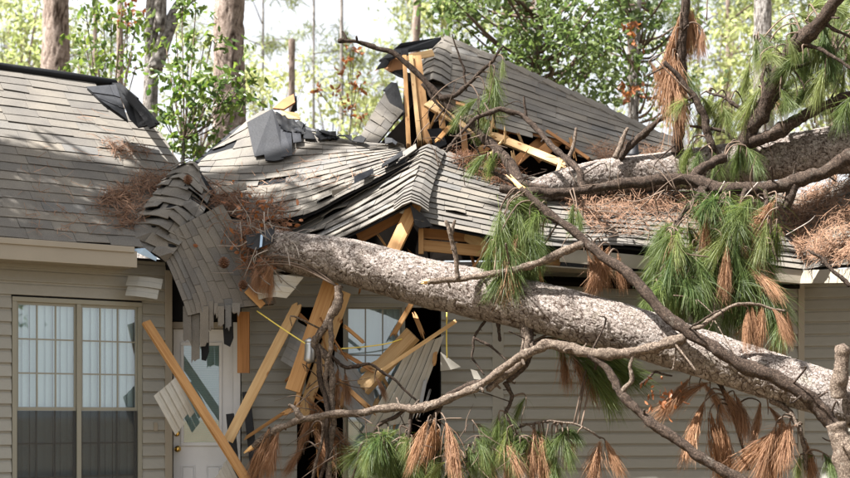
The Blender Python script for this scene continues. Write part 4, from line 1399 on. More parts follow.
def branch(tree, pts, r0, r1, mat='branch', n=None, seg=9, rough=.28, broken=None, name='branch', reg=True):
    P = [at(*p[:3]) for p in pts]
    Ym = sum(p[2] for p in pts) / len(pts)
    if len(P) > 2:
        # small kinks between the bends
        rk = random.Random(int(pts[0][0] * 10 + pts[-1][1]))
        Q = [P[0]]
        for a_, b_ in zip(P[:-1], P[1:]):
            L_ = np.linalg.norm(b_ - a_)
            am = min(.05 * L_, .9 * max(r0, r1) * Ym / F)
            Q.append((a_ + b_) / 2 * .999 + (a_ + b_) * .0005 + np.array([rk.uniform(-am, am), 0, rk.uniform(-am, am)])); Q.append(b_)
        P = Q
    n = n or max(16, 7 * len(pts))
    R = np.linspace(r0, r1, 6) * Ym / F
    o = tube(name, P, list(R), M[mat], tree, int(n * 1.6), seg + 2, rough=rough, seed=len(BR), nscale=1.0 / (R.mean() * 2.0), knots=int(n / 7))
    S = catmull(np.array(P), n)
    if reg:
        BR.append((o, S, tree))
        # stubs and side twigs
        rb = random.Random(len(BR) * 13)
        if n >= 24:
            for k in range(int(n / 9)):
                i = rb.randrange(2, n - 2)
                t = S[i + 1] - S[i - 1]; t = t / np.linalg.norm(t)
                rr = R.mean()
                d = np.cross(t, np.array([rb.uniform(-1, 1), rb.uniform(-1, 1), rb.uniform(-1, 1)])); d = d / (np.linalg.norm(d) + 1e-9)
                d = d + t * rb.uniform(-.6, .6)
                L = rr * rb.uniform(1.6, 3.2) if rb.random() < .55 else rb.uniform(.12, .38)
                w0 = min(rr * rb.uniform(.25, .5), .022) if L < .12 else min(rr * .3, .010)
                e = S[i] + d * L
                e2_ = e + np.array([rb.uniform(-.3, .3), rb.uniform(-.2, .2), rb.uniform(-.45, .25)]) * L * .7
                tube('twig', [S[i], e, e2_], [w0, w0 * .8, w0 * .4], M[mat], o, 8, 6, rough=.25)
    if broken:
        # raw split end
        T = S[0] - S[3]; T /= np.linalg.norm(T)
        r_ = random.Random(len(BR))
        rr = r0 * Ym / F
        for k in range(3):
            off = np.array([r_.uniform(-.5, .5), r_.uniform(-.5, .5), r_.uniform(-.5, .5)]) * rr
            tube('split_end', [S[0] - T * rr + off, S[0] + T * broken * r_.uniform(.5, 1) * .5 + off, S[0] + T * broken * r_.uniform(.6, 1.1) + off * 1.6], [rr * .62, rr * .5, rr * .08], M['splinter'], o, 8, 6, rough=.4)
    return o


# big dark limb lying over the trunk, from its torn upper end down to the right
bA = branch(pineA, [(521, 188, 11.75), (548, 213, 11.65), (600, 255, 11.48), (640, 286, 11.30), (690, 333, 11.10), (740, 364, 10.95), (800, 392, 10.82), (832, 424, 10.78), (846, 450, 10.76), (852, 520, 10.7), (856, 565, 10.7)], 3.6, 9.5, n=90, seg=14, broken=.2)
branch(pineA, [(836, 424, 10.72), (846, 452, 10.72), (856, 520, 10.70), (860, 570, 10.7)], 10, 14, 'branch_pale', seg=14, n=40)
# thin torn branch pointing left
bB = branch(pineA, [(428, 282, 11.82), (460, 279, 11.78), (500, 273, 11.7), (540, 262, 11.6), (582, 244, 11.5)], 2.8, 4.2, 'branch_pale', n=40, broken=.06)
branch(pineA, [(458, 279, 11.77), (456, 258, 11.75), (451, 238, 11.72), (446, 221, 11.7)], 2.4, 2.2, 'branch_pale', n=24)
branch(pineA, [(451, 236, 11.72), (453, 227, 11.71), (455, 220, 11.7)], 1.8, 1.5, 'branch_pale', n=12, seg=7)
# long lit branch from the lower left tip
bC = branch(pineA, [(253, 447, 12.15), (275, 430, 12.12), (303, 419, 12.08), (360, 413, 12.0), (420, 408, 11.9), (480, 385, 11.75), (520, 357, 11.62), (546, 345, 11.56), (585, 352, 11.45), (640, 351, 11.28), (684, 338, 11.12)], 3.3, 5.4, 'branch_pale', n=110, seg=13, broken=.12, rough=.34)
branch(pineA, [(303, 420, 12.08), (296, 410, 12.08), (289, 405, 12.08)], 3.5, 2.0, 'branch_pale', n=12, seg=8)
# dark branch running down to the right
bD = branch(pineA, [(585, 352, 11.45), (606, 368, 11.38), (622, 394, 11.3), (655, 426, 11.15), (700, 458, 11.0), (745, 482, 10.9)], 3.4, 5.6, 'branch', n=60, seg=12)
branch(pineA, [(622, 392, 11.3), (632, 380, 11.28), (630, 367, 11.28), (634, 352, 11.28)], 2.6, 1.6, 'branch_pale', n=18)
# twisted pair under the trunk
branch(pineA, [(523, 322, 11.85), (526, 345, 11.78), (521, 362, 11.76), (504, 376, 11.76), (488, 390, 11.78)], 4.8, 3.2, 'branch_pale', n=40, seg=11)
branch(pineA, [(530, 325, 11.85), (532, 348, 11.8), (525, 366, 11.78), (508, 381, 11.78)], 3.4, 2.6, 'branch', n=30, seg=9)
branch(pineA, [(500, 378, 11.8), (470, 385, 11.85), (445, 398, 11.88), (430, 424, 11.9), (424, 455, 11.9), (440, 500, 11.9)], 3.4, 1.8, 'branch', n=40)
branch(pineA, [(505, 382, 11.8), (512, 396, 11.8), (506, 414, 11.8), (520, 436, 11.8)], 2.6, 1.2, 'branch', n=24)
branch(pineA, [(486, 320, 12.1), (474, 338, 12.05), (472, 357, 12.05), (484, 375, 12.0)], 1.6, .8, 'branch', n=24)
branch(pineA, [(475, 338, 12.05), (490, 346, 12.0), (508, 362, 11.95)], 1.6, .8, 'branch', n=20)
branch(pineA, [(498, 321, 12.0), (499, 332, 12.0), (500, 341, 12.0)], 2.0, 1.5, 'branch', n=10)
# stub and small things near the right end
branch(pineA, [(838, 397, 10.75), (840, 375, 10.72), (843, 347, 10.70)], 9.0, 6.5, 'branch_pale', n=16, seg=12, rough=.3)
branch(pineA, [(688, 330, 11.08), (702, 326, 11.06), (716, 316, 11.05), (735, 305, 11.05), (760, 305, 11.05), (785, 311, 11.05)], 2.6, 1.1, 'branch_pale', n=34, seg=8)
# twisted stems and roots under the left part of the trunk
branch(pineA, [(338, 287, 12.35), (338, 305, 12.3), (325, 326, 12.28), (314, 344, 12.27), (326, 356, 12.25), (332, 380, 12.22), (333, 420, 12.2), (329, 470, 12.18), (326, 540, 12.2)], 4.6, 2.8, 'branch_pale', n=70, seg=11, rough=.4)
branch(pineA, [(330, 320, 12.25), (331, 350, 12.2), (326, 372, 12.2), (329, 400, 12.2), (322, 440, 12.2), (312, 482, 12.2)], 2.8, 1.5, 'branch_pale', n=40)
branch(pineA, [(316, 345, 12.25), (320, 380, 12.2), (328, 414, 12.15), (327, 455, 12.15), (318, 500, 12.15)], 3.0, 1.6, 'branch', n=30)
branch(pineA, [(322, 350, 12.3), (345, 367, 12.28), (370, 364, 12.3), (395, 380, 12.3), (416, 400, 12.3)], 2.2, 1.0, 'branch', n=30)
branch(pineA, [(410, 405, 11.95), (380, 424, 12.0), (362, 445, 12.0), (352, 480, 12.0)], 2.2, 1.2, 'branch', n=24)
branch(pineA, [(412, 409, 11.95), (409, 440, 11.9), (418, 465, 11.9), (432, 490, 11.9)], 1.9, 1.1, 'branch', n=24)
branch(pineA, [(520, 425, 11.9), (548, 421, 11.88), (575, 424, 11.86), (600, 438, 11.86)], 1.5, 1.0, 'branch_pale', n=24)
branch(pineA, [(445, 478, 11.95), (470, 455, 11.9), (497, 440, 11.9), (525, 425, 11.9)], 1.6, 1.1, 'branch', n=24)
branch(pineA, [(700, 365, 11.6), (720, 385, 11.6), (735, 420, 11.6), (748, 470, 11.5)], 3, 1.4, 'branch', n=24)
branch(pineA, [(770, 400, 11.2), (790, 412, 11.15), (800, 430, 11.1), (806, 470, 11.1)], 3.4, 1.8, 'branch_pale', n=24)
branch(pineA, [(640, 385, 11.5), (655, 372, 11.5), (672, 376, 11.45)], 1.4, 1, 'branch', n=14)

# upper tree limbs
branch(pineB, [(500, 188, 12.75), (545, 193, 12.72), (585, 190, 12.7), (620, 184, 12.68), (660, 179, 12.7), (690, 180, 12.7), (720, 189, 12.6), (760, 190, 12.55), (790, 183, 12.5), (825, 172, 12.4), (870, 148, 12.2), (960, 110, 11.8)], 3.6, 8.5, 'branch', n=110, seg=12)
branch(pineB, [(793, 185, 12.5), (790, 198, 12.5), (785, 208, 12.55)], 6, 3.5, 'branch', n=14, seg=9)
branch(pineB, [(690, 182, 12.7), (700, 170, 12.75), (716, 160, 12.85), (724, 158, 12.9)], 4.5, 5, 'branch', n=18, seg=11)
branch(pineB, [(742, 146, 13.2), (757, 118, 13.1), (775, 84, 12.95), (800, 42, 12.7), (836, 0, 12.4), (880, -40, 12.1)], 8.8, 7.2, 'branch', n=60, seg=14)
branch(pineB, [(750, 142, 13.15), (775, 133, 13.05), (800, 118, 13.0), (825, 105, 12.9), (870, 92, 12.7)], 7, 4.5, 'branch', n=36, seg=10)
branch(pineB, [(678, 152, 13.55), (680, 120, 13.45), (682, 70, 13.4), (684, 20, 13.35), (686, -30, 13.3)], 6.2, 3.6, 'branch', n=40, seg=10)
branch(pineB, [(664, 62, 13.1), (680, 78, 13.1), (694, 96, 13.1), (704, 116, 13.1), (712, 145, 13.1), (718, 160, 13.15)], 2.0, 4.4, 'branch', n=36, seg=9)
branch(pineB, [(620, 158, 13.6), (632, 144, 13.55), (648, 130, 13.5), (664, 116, 13.5)], 4.4, 2.6, 'branch', n=20, seg=9)
branch(pineB, [(615, 158, 13.5), (622, 142, 13.5), (628, 128, 13.5)], 3, 1.6, 'branch_pale', n=14, seg=8)
branch(pineB, [(567, 166, 13.5), (572, 150, 13.5), (576, 128, 13.5)], 2.6, 1.4, 'branch_pale', n=14, seg=8)
# arching branch from the peak to the hole
bF = branch(pineB, [(338, 41, 14.0), (362, 43, 14.0), (392, 52, 13.95), (420, 76, 13.9), (446, 104, 13.8), (470, 122, 13.7), (498, 150, 13.5), (520, 185, 13.2), (532, 194, 13.1)], 1.8, 5.4, 'branch', n=70, seg=9)
branch(pineB, [(440, 98, 13.78), (456, 95, 13.72), (466, 86, 13.7), (480, 72, 13.68), (492, 62, 13.66), (503, 46, 13.65)], 3.0, 1.2, 'branch', n=34, seg=8)
branch(pineB, [(466, 86, 13.7), (464, 68, 13.7), (458, 52, 13.7), (452, 34, 13.7)], 1.4, .7, 'branch', n=20, seg=7)
branch(pineB, [(422, 84, 13.85), (432, 98, 13.82), (450, 116, 13.8), (470, 134, 13.75), (482, 160, 13.7)], 1.6, .9, 'branch', n=24, seg=7)
branch(pineB, [(446, 152, 13.5), (462, 132, 13.5), (476, 118, 13.48), (500, 109, 13.45), (520, 114, 13.4), (536, 128, 13.3), (556, 150, 13.1), (580, 172, 12.85), (583, 190, 12.75)], 1.6, 3.6, 'branch', n=60, seg=9)
branch(pineB, [(526, 118, 13.4), (525, 108, 13.4), (524, 97, 13.4)], 1.8, 1, 'branch', n=10, seg=7)
branch(pineB, [(480, 168, 13.3), (500, 176, 13.2), (518, 183, 13.1), (548, 188, 13.0)], 1.6, 3, 'branch', n=24, seg=8)
branch(pineB, [(850, 286, 11.9), (834, 272, 11.95), (822, 258, 12.0), (808, 250, 12.05)], 2.2, 1.2, 'branch', n=20, seg=7)
# drooping boughs that carry the big green mass
for pts in ([(725, 190, 12.5), (715, 215, 12.35), (702, 240, 12.25), (690, 265, 12.15), (684, 295, 12.1)],
            [(745, 190, 12.5), (738, 215, 12.35), (735, 245, 12.2), (745, 275, 12.1), (762, 300, 12.0), (786, 318, 11.95)],
            [(765, 190, 12.5), (768, 215, 12.35), (772, 240, 12.25), (778, 262, 12.2)],
            [(705, 188, 12.6), (690, 205, 12.5), (676, 228, 12.4), (664, 258, 12.3), (658, 280, 12.3)],
            [(700, 188, 12.6), (712, 205, 12.4), (722, 232, 12.3), (728, 268, 12.2), (738, 290, 12.15)]):
    branch(pineB, pts, 2.6, 1.0, 'branch', n=30, seg=7)
# boughs at the upper right
for pts in ([(800, 42, 12.7), (822, 50, 12.6), (842, 62, 12.5), (870, 80, 12.4)],
            [(775, 84, 12.95), (790, 70, 12.9), (815, 62, 12.85), (850, 60, 12.8)],
            [(757, 118, 13.1), (735, 105, 13.15), (722, 96, 13.2), (708, 92, 13.3)],
            [(805, 117, 13.0), (818, 100, 12.95), (828, 82, 12.9), (832, 60, 12.9)],
            [(742, 146, 13.2), (725, 132, 13.25), (705, 128, 13.3), (690, 126, 13.35)],
            [(770, 95, 13.0), (762, 80, 13.1), (765, 60, 13.2), (752, 48, 13.3)],
            [(820, 20, 12.55), (835, 30, 12.5), (860, 45, 12.45)]):
    branch(pineB, pts, 2.4, 1.0, 'branch', n=22, seg=7)


# ---- needle tufts
def needle_mesh(name, N, mat, spread, droop, el, seed, stalk=.4, width=.0062, wild=0.05, fat=.012):
    """needles along a drooping twig; el tilts the twig away from straight down"""
    r = np.random.default_rng(seed)
    u = r.random(N) ** .7
    sd0 = np.array([math.sin(el), 0, -math.cos(el)])
    ux = u[:, None]
    start = sd0 * ux * stalk + np.array([0, 0, -1.0]) * ux**2 * stalk * .35 * math.sin(el) + r.normal(0, 1, (N, 3)) * np.array([fat, fat, fat * .6]) * (.3 + ux)
    D = sd0 + np.array([0, 0, -.7 * math.sin(el)]) * ux
    D = D / np.linalg.norm(D, axis=1)[:, None]
    D = D + r.normal(0, spread, (N, 3)) * (1.15 - .5 * ux)
    D /= np.linalg.norm(D, axis=1)[:, None]
    ln = r.uniform(.45, .72, N)
    ln = np.where(r.random(N) < .12, ln * .55, ln)[:, None]
    side = np.cross(D, r.normal(0, 1, (N, 3))); side /= np.linalg.norm(side, axis=1)[:, None] + 1e-9
    dr = (droop * r.uniform(.5, 1.5, N))[:, None]
    curl = r.normal(0, wild, (N, 3))
    V = np.zeros((N, 8, 3))
    p = start; d = D
    for k in range(4):
        wd = width * (1, 1.0, .85, .25)[k]
        V[:, 2 * k] = p - side * wd / 2; V[:, 2 * k + 1] = p + side * wd / 2
        p = p + d * ln / 3
        d = d + np.array([0, 0, -1.0]) * dr + curl
        d = d / np.linalg.norm(d, axis=1)[:, None]
    idx = np.arange(N)[:, None] * 8
    Fq = np.concatenate([idx + np.array([[2 * k, 2 * k + 1, 2 * k + 3, 2 * k + 2]]) for k in range(3)], 0)
    return make_mesh(name, V.reshape(-1, 3), Fq, mat)


TUFT = {'g': [], 'y': [], 'd': [], 'p': []}
for k in range(7):
    el = (.1, .35, .6, .85, 1.1, 1.35, .5)[k]
    TUFT['g'].append(needle_mesh('green_tuft', 240, M['needle'], .30 + .05 * (k % 3), .38, el, 100 + k))
    TUFT['y'].append(needle_mesh('yellow_tuft', 190, M['needle_y'], .32, .38, el, 200 + k))
    TUFT['d'].append(needle_mesh('dead_tuft', 290, M['needle_d'], .13 + .04 * (k % 4), .45, el * .55, 300 + k, wild=.12, fat=.04, stalk=.5))
    TUFT['p'].append(needle_mesh('green_plume', 230, M['needle'], .42, .16, el + .4, 400 + k))
tr_ = random.Random(77)
ALLP = np.vstack([b[1] for b in BR])
ALLI = np.concatenate([[i] * len(b[1]) for i, b in enumerate(BR)])
NT = [0]


def tuft(px, py, Y, Lpx, kind, lean=(0, 0), jit=True, twig=True, only=None):
    p = at(px, py, Y)
    d = np.linalg.norm(ALLP - p, axis=1)
    if only is not None:
        d = np.where(np.array([BR[i][2] is only for i in ALLI]), d, 99)
    k = int(np.argmin(d)); bi = ALLI[k]
    bo = BR[bi][0]
    me = tr_.choice(TUFT[kind])
    nm = 'dead_needle_tuft' if kind == 'd' else 'needle_tuft'
    o = bpy.data.objects.new(nm, me)
    link(o, p, bo)
    sc = Lpx * Y / F * tr_.uniform(.95, 1.25)
    wv = tr_.uniform(.85, 1.15)
    if kind == 'd':
        sc *= tr_.uniform(.75, 1.15); wv *= tr_.uniform(.8, 1.3)
    sw = .42 if kind == 'd' else .3
    o.scale = (sc * wv, sc * wv, sc)
    o.rotation_euler = (lean[1] + tr_.uniform(-sw, sw), lean[0] + tr_.uniform(-sw, sw), tr_.uniform(0, 6.28) if not (lean[0] or lean[1]) else tr_.uniform(-.3, .3))
    if twig and d[k] > .03:
        a = ALLP[k]; b = p - np.array([0, 0, .25 * sc])
        m = (a + p) / 2 + np.array([tr_.uniform(-.04, .04), tr_.uniform(-.04, .04), min(.10, d[k] * .25)])
        tube('twig', [a, m, p, b], [.010, .008, .006, .003], M['twig'], bo, 12, 5, rough=.1)
    NT[0] += 1


for t in [(490, 62, 13.6, 42, 'y'), (494, 74, 13.6, 44, 'g'), (484, 84, 13.6, 46, 'y'), (479, 98, 13.6, 44, 'g'), (486, 104, 13.6, 42, 'y'), (497, 88, 13.6, 40, 'g'), (503, 58, 13.6, 24, 'y'), (489, 118, 13.6, 26, 'g'),
          (493, 150, 13.1, 32, 'y'), (498, 152, 13.05, 30, 'g'), (488, 153, 13.1, 28, 'g')]:
    tuft(*t, only=pineB)
# beside the torn end of the big limb
for t in [(516, 200, 11.75, 62, 'g'), (506, 212, 11.8, 66, 'g'), (498, 228, 11.85, 62, 'g'), (530, 208, 11.7, 52, 'g'), (541, 214, 11.7, 46, 'g'), (514, 244, 11.85, 56, 'g'), (492, 240, 11.9, 44, 'g'), (522, 228, 11.8, 56, 'd'), (502, 205, 11.9, 46, 'p'), (536, 200, 11.7, 40, 'p'), (520, 262, 11.8, 40, 'g'),
          (574, 202, 12.5, 30, 'g'), (577, 206, 12.4, 28, 'g')]:
    tuft(*t)
# behind the trunk, hanging below it
for t in [(562, 352, 12.2, 60, 'g'), (575, 358, 12.15, 62, 'g'), (588, 364, 12.15, 56, 'g'), (596, 368, 12.15, 52, 'g'), (582, 366, 12.1, 54, 'd'), (604, 366, 12.2, 46, 'g'), (556, 330, 12.25, 50, 'g'), (566, 340, 12.2, 56, 'g'), (577, 348, 12.2, 58, 'g'), (586, 356, 12.2, 52, 'g'), (570, 352, 12.2, 50, 'd'), (595, 352, 12.25, 50, 'g'), (560, 345, 12.3, 46, 'd'), (548, 328, 12.3, 34, 'g')]:
    tuft(*t, lean=(-.25, 0))
# dead bunches on the limb
for t in [(584, 242, 11.7, 40, 'd'), (592, 240, 11.7, 52, 'd'), (600, 242, 11.7, 54, 'd'), (610, 246, 11.65, 48, 'd'), (618, 252, 11.6, 40, 'd'), (588, 255, 11.75, 38, 'd')]:
    tuft(*t)
# the big green mass
poly = [(668, 215), (690, 195), (735, 190), (778, 192), (780, 215), (776, 235), (766, 250), (752, 262), (748, 285), (735, 292), (715, 280), (690, 285), (664, 290), (656, 270)]
cnt = 0
while cnt < 84:
    x = tr_.uniform(652, 790); y = tr_.uniform(186, 295)
    if not inside(poly, x, y): continue
    tuft(x, y, tr_.uniform(11.95, 12.5), tr_.uniform(44, 66), tr_.choice('gggggyypdd'), only=pineB)
    cnt += 1
for t in [(745, 278, 12.0, 66, 'g'), (760, 290, 12.0, 56, 'g'), (772, 302, 11.95, 48, 'g'), (784, 312, 11.95, 44, 'g'), (770, 300, 12.05, 52, 'd'), (788, 315, 12.0, 48, 'd'), (668, 280, 12.2, 62, 'g'), (676, 290, 12.2, 60, 'g'), (658, 285, 12.2, 50, 'g')]:
    tuft(*t)
for t in [(752, 306, 11.05, 38, 'd'), (762, 305, 11.05, 40, 'd'), (771, 307, 11.05, 42, 'd'), (780, 309, 11.05, 38, 'd'), (787, 311, 11.05, 34, 'd'), (748, 308, 11.08, 40, 'd')]:
    tuft(*t)
# small green hangers over the upper trunk
for t in [(694, 142, 13.1, 42, 'y'), (688, 146, 13.2, 38, 'y'), (700, 150, 13.1, 34, 'g'), (740, 142, 12.9, 44, 'g'), (746, 146, 12.9, 38, 'g'), (736, 140, 12.95, 36, 'g'), (712, 150, 13.0, 30, 'g'), (714, 165, 12.95, 26, 'g'), (758, 195, 12.4, 36, 'g')]:
    tuft(*t, only=pineB)
# hanging dead curtain
for t in [(683, -4, 13.3, 60, 'd'), (680, 14, 13.3, 66, 'd'), (676, 30, 13.3, 70, 'd'), (673, 52, 13.3, 68, 'd'), (678, 56, 13.25, 66, 'd'), (676, 84, 13.25, 40, 'd'), (650, 60, 13.5, 26, 'd'), (702, 28, 13.3, 26, 'd'), (688, 10, 13.35, 44, 'd'), (683, 70, 13.3, 34, 'g'), (690, 100, 13.2, 40, 'y')]:
    tuft(*t, only=pineB)
# low centre
for t in [(372, 440, 12.0, 44, 'g'), (388, 432, 11.95, 52, 'g'), (400, 428, 11.9, 56, 'y'), (412, 436, 11.9, 54, 'g'), (425, 446, 11.9, 46, 'g'), (396, 450, 11.9, 50, 'g'), (366, 462, 12.0, 40, 'p'), (384, 464, 12.0, 40, 'g'), (442, 462, 11.9, 40, 'g'), (415, 462, 11.9, 44, 'p'),
          (436, 418, 11.75, 58, 'd'), (428, 420, 11.75, 50, 'd'), (446, 422, 11.75, 58, 'd'), (440, 428, 11.72, 56, 'd'),
          (505, 408, 11.8, 40, 'g'), (499, 412, 11.8, 36, 'g'), (514, 438, 11.8, 42, 'g'), (522, 436, 11.8, 40, 'p'), (526, 397, 11.8, 32, 'g'), (474, 424, 11.9, 36, 'g'), (492, 432, 11.9, 30, 'g'), (503, 438, 11.85, 42, 'd'), (510, 446, 11.85, 36, 'd'), (535, 428, 11.86, 50, 'd'), (541, 430, 11.86, 46, 'd'), (552, 440, 11.86, 36, 'd'), (558, 430, 11.86, 34, 'g'), (568, 430, 11.86, 34, 'g'), (578, 432, 11.86, 32, 'd'), (563, 434, 11.86, 36, 'g'), (556, 456, 11.86, 36, 'g'), (547, 458, 11.86, 40, 'g'), (601, 440, 11.86, 40, 'd'), (605, 440, 11.86, 38, 'd'), (530, 458, 11.86, 40, 'g'), (478, 448, 11.9, 36, 'd'), (466, 450, 11.9, 40, 'p'), (490, 458, 11.9, 34, 'g')]:
    tuft(*t, only=pineA)
cnt = 0
while cnt < 34:
    x = tr_.uniform(362, 565); y = tr_.uniform(425, 470)
    if 440 < x < 470 and y < 440: continue
    tuft(x, y, tr_.uniform(11.75, 12.05), tr_.uniform(28, 44), tr_.choice('gggpyg' if x > 470 else 'gygpyg'), only=pineA)
    cnt += 1
cnt = 0
while cnt < 14:
    x = tr_.uniform(494, 548); y = tr_.uniform(198, 262)
    if y > 240 and x > 530: continue
    tuft(x, y, tr_.uniform(11.7, 11.95), tr_.uniform(36, 56), 'g')
    cnt += 1
# dead bunches below the trunk, right
for t in [(690, 378, 11.6, 46, 'd'), (700, 380, 11.6, 52, 'd'), (710, 382, 11.6, 52, 'd'), (722, 386, 11.6, 48, 'd'), (734, 392, 11.6, 40, 'd'), (700, 408, 11.55, 60, 'd'), (710, 410, 11.55, 66, 'd'), (718, 412, 11.5, 64, 'd'), (705, 400, 11.5, 56, 'd'), (760, 402, 11.5, 36, 'd'), (768, 406, 11.5, 40, 'd'),
          (782, 418, 11.1, 60, 'd'), (790, 420, 11.1, 62, 'd'), (798, 424, 11.08, 58, 'd'), (806, 440, 11.08, 44, 'd'), (776, 424, 11.12, 54, 'd'), (822, 452, 11.05, 32, 'g'), (828, 456, 11.05, 30, 'g'), (800, 456, 11.1, 26, 'y'), (814, 456, 11.05, 26, 'g')]:
    tuft(*t, only=pineA)
# dead bunches at the left, by the dark gap
for t in [(270, 428, 12.1, 46, 'd'), (275, 426, 12.1, 50, 'd'), (279, 430, 12.1, 46, 'd'), (306, 396, 12.3, 56, 'd'), (316, 404, 12.35, 56, 'd'), (312, 425, 12.35, 50, 'd'), (322, 420, 12.35, 60, 'd'), (338, 368, 12.4, 40, 'd'), (345, 372, 12.4, 34, 'd'), (340, 440, 12.3, 40, 'd'), (304, 445, 12.35, 44, 'd'), (375, 376, 12.4, 24, 'd'),
          (262, 262, 12.4, 36, 'd'), (268, 256, 12.4, 36, 'd'), (274, 258, 12.4, 30, 'd'), (256, 266, 12.4, 28, 'd')]:
    tuft(*t, only=pineA)
# upper right boughs
cnt = 0
while cnt < 36:
    x = tr_.uniform(690, 870); y = tr_.uniform(-5, 92)
    if x < 745 and y < 85: continue
    if x < 790 and y < 30: continue
    tuft(x, y, tr_.uniform(12.6, 13.5), tr_.uniform(30, 52), tr_.choice('yyyyggyd' if x < 790 else 'ggyggyg'), only=pineB)
    cnt += 1


cnt = 0
while cnt < 19:
    x = tr_.uniform(786, 862); y = tr_.uniform(22, 100)
    tuft(x, y, tr_.uniform(12.6, 13.2), tr_.uniform(32, 46), tr_.choice('ygyggp'), only=pineB)
    cnt += 1
for x, y in ((700, 96), (708, 100), (722, 104), (732, 108), (742, 100), (716, 92), (726, 96), (750, 60), (764, 64)):
    tuft(x, y, tr_.uniform(13.2, 13.6), tr_.uniform(34, 46), 'y', only=pineB)


for k in range(18):
    tuft(tr_.uniform(362, 470), tr_.uniform(424, 458), tr_.uniform(11.8, 12.05), tr_.uniform(30, 44), tr_.choice('gygp'), only=pineA)


# ---- twig tangles
def twigs(n, box, Y0, Y1, lmin, lmax, tree, mat='twig', rad=.006, ang=None):
    for k in range(n):
        x = tr_.uniform(box[0], box[2]); y = tr_.uniform(box[1], box[3]); Y = tr_.uniform(Y0, Y1)
        p = at(x, y, Y)
        L = tr_.uniform(lmin, lmax) * Y / F
        a = tr_.uniform(0, 6.28) if ang is None else tr_.uniform(*ang)
        d = np.array([math.cos(a), tr_.uniform(-.5, .5), math.sin(a)])
        d /= np.linalg.norm(d)
        q = p + d * L * .5 + np.array([tr_.uniform(-.15, .15), 0, tr_.uniform(-.15, .15)]) * L
        e = p + d * L + np.array([tr_.uniform(-.2, .2), 0, tr_.uniform(-.25, .15)]) * L
        bi = ALLI[int(np.argmin(np.linalg.norm(ALLP - p, axis=1) + (0 if tree is None else np.array([0 if BR[i][2] is tree else 50 for i in ALLI]))))]
        tube('twig', [p, q, e], [rad, rad * .8, rad * .3], M[mat], BR[bi][0], 9, 5, rough=.15)


twigs(26, (425, 100, 510, 175), 13.2, 13.8, 18, 48, pineB)
twigs(34, (575, 185, 700, 240), 12.3, 12.9, 20, 55, pineB)
twigs(14, (655, 190, 780, 300), 11.8, 12.2, 25, 60, pineB, rad=.007)
twigs(34, (232, 203, 290, 285), 12.25, 12.6, 12, 36, pineA, 'twig_grey', .005)
twigs(22, (205, 190, 280, 270), 12.3, 12.8, 12, 40, pineA, 'twig', .006)
twigs(20, (308, 380, 345, 470), 12.1, 12.4, 20, 46, pineA, 'twig')
twigs(8, (350, 420, 440, 478), 11.8, 12.0, 20, 44, pineA, 'twig', .005)
twigs(14, (460, 395, 540, 470), 11.7, 11.9, 18, 40, pineA, 'twig', .005)
twigs(14, (690, 20, 850, 140), 12.8, 13.4, 30, 70, pineB, 'twig', .008)
twigs(10, (720, 170, 800, 240), 12.3, 12.6, 22, 50, pineB, 'twig_grey', .006)

# brown oak leaves caught on the dark branch
r_ = np.random.default_rng(5)


def leaves_arrays(C, size, r, aspect=.55, down=0.0):
    N = len(C)
    d = r.normal(0, 1, (N, 3)); d[:, 2] -= down
    d /= np.linalg.norm(d, axis=1)[:, None]
    s = np.cross(d, r.normal(0, 1, (N, 3))); s /= np.linalg.norm(s, axis=1)[:, None] + 1e-9
    nn = np.cross(d, s)
    L = size * r.uniform(.6, 1.25, N)[:, None]
    V = np.zeros((N, 6, 3))
    w_ = L * aspect
    V[:, 0] = C
    V[:, 1] = C + d * L * .35 + s * w_ * .5 + nn * L * .06
    V[:, 2] = C + d * L * .75 + s * w_ * .36 + nn * L * .05
    V[:, 3] = C + d * L - nn * L * .05
    V[:, 4] = C + d * L * .75 - s * w_ * .36 + nn * L * .05
    V[:, 5] = C + d * L * .35 - s * w_ * .5 + nn * L * .06
    i = np.arange(N)[:, None] * 6
    Fq = np.concatenate([i + np.array([[0, 1, 2, 3]]), i + np.array([[0, 3, 4, 5]])], 0)
    return V.reshape(-1, 3), Fq


C = np.array([at(x, y, 11.4) for x, y in zip(r_.normal(664, 11, 46), r_.normal(398, 9, 46))]) + r_.normal(0, .05, (46, 3))
V, Fq = leaves_arrays(C, .065, r_, .45, 1.2)
o = mesh_obj('dead_leaf_spray', V, Fq, M['leaf_dead'])
tag(o, 'spray of small brown dead leaves hanging under the trunk above the dark branch', 'leaves', kind='stuff')


C = np.array([at(x, y, 12.55 + (250 - y) * .006) for x, y in zip(r_.normal(256, 18, 130), r_.normal(228, 20, 130))]) + r_.normal(0, .05, (130, 3))
V, Fq = leaves_arrays(C, .075, r_, .5, .2)
o = mesh_obj('dead_leaf_debris', V, Fq, M['leaf_dead'])
tag(o, 'brown dead leaves mixed into the debris around the trunk tip', 'leaves', kind='stuff')


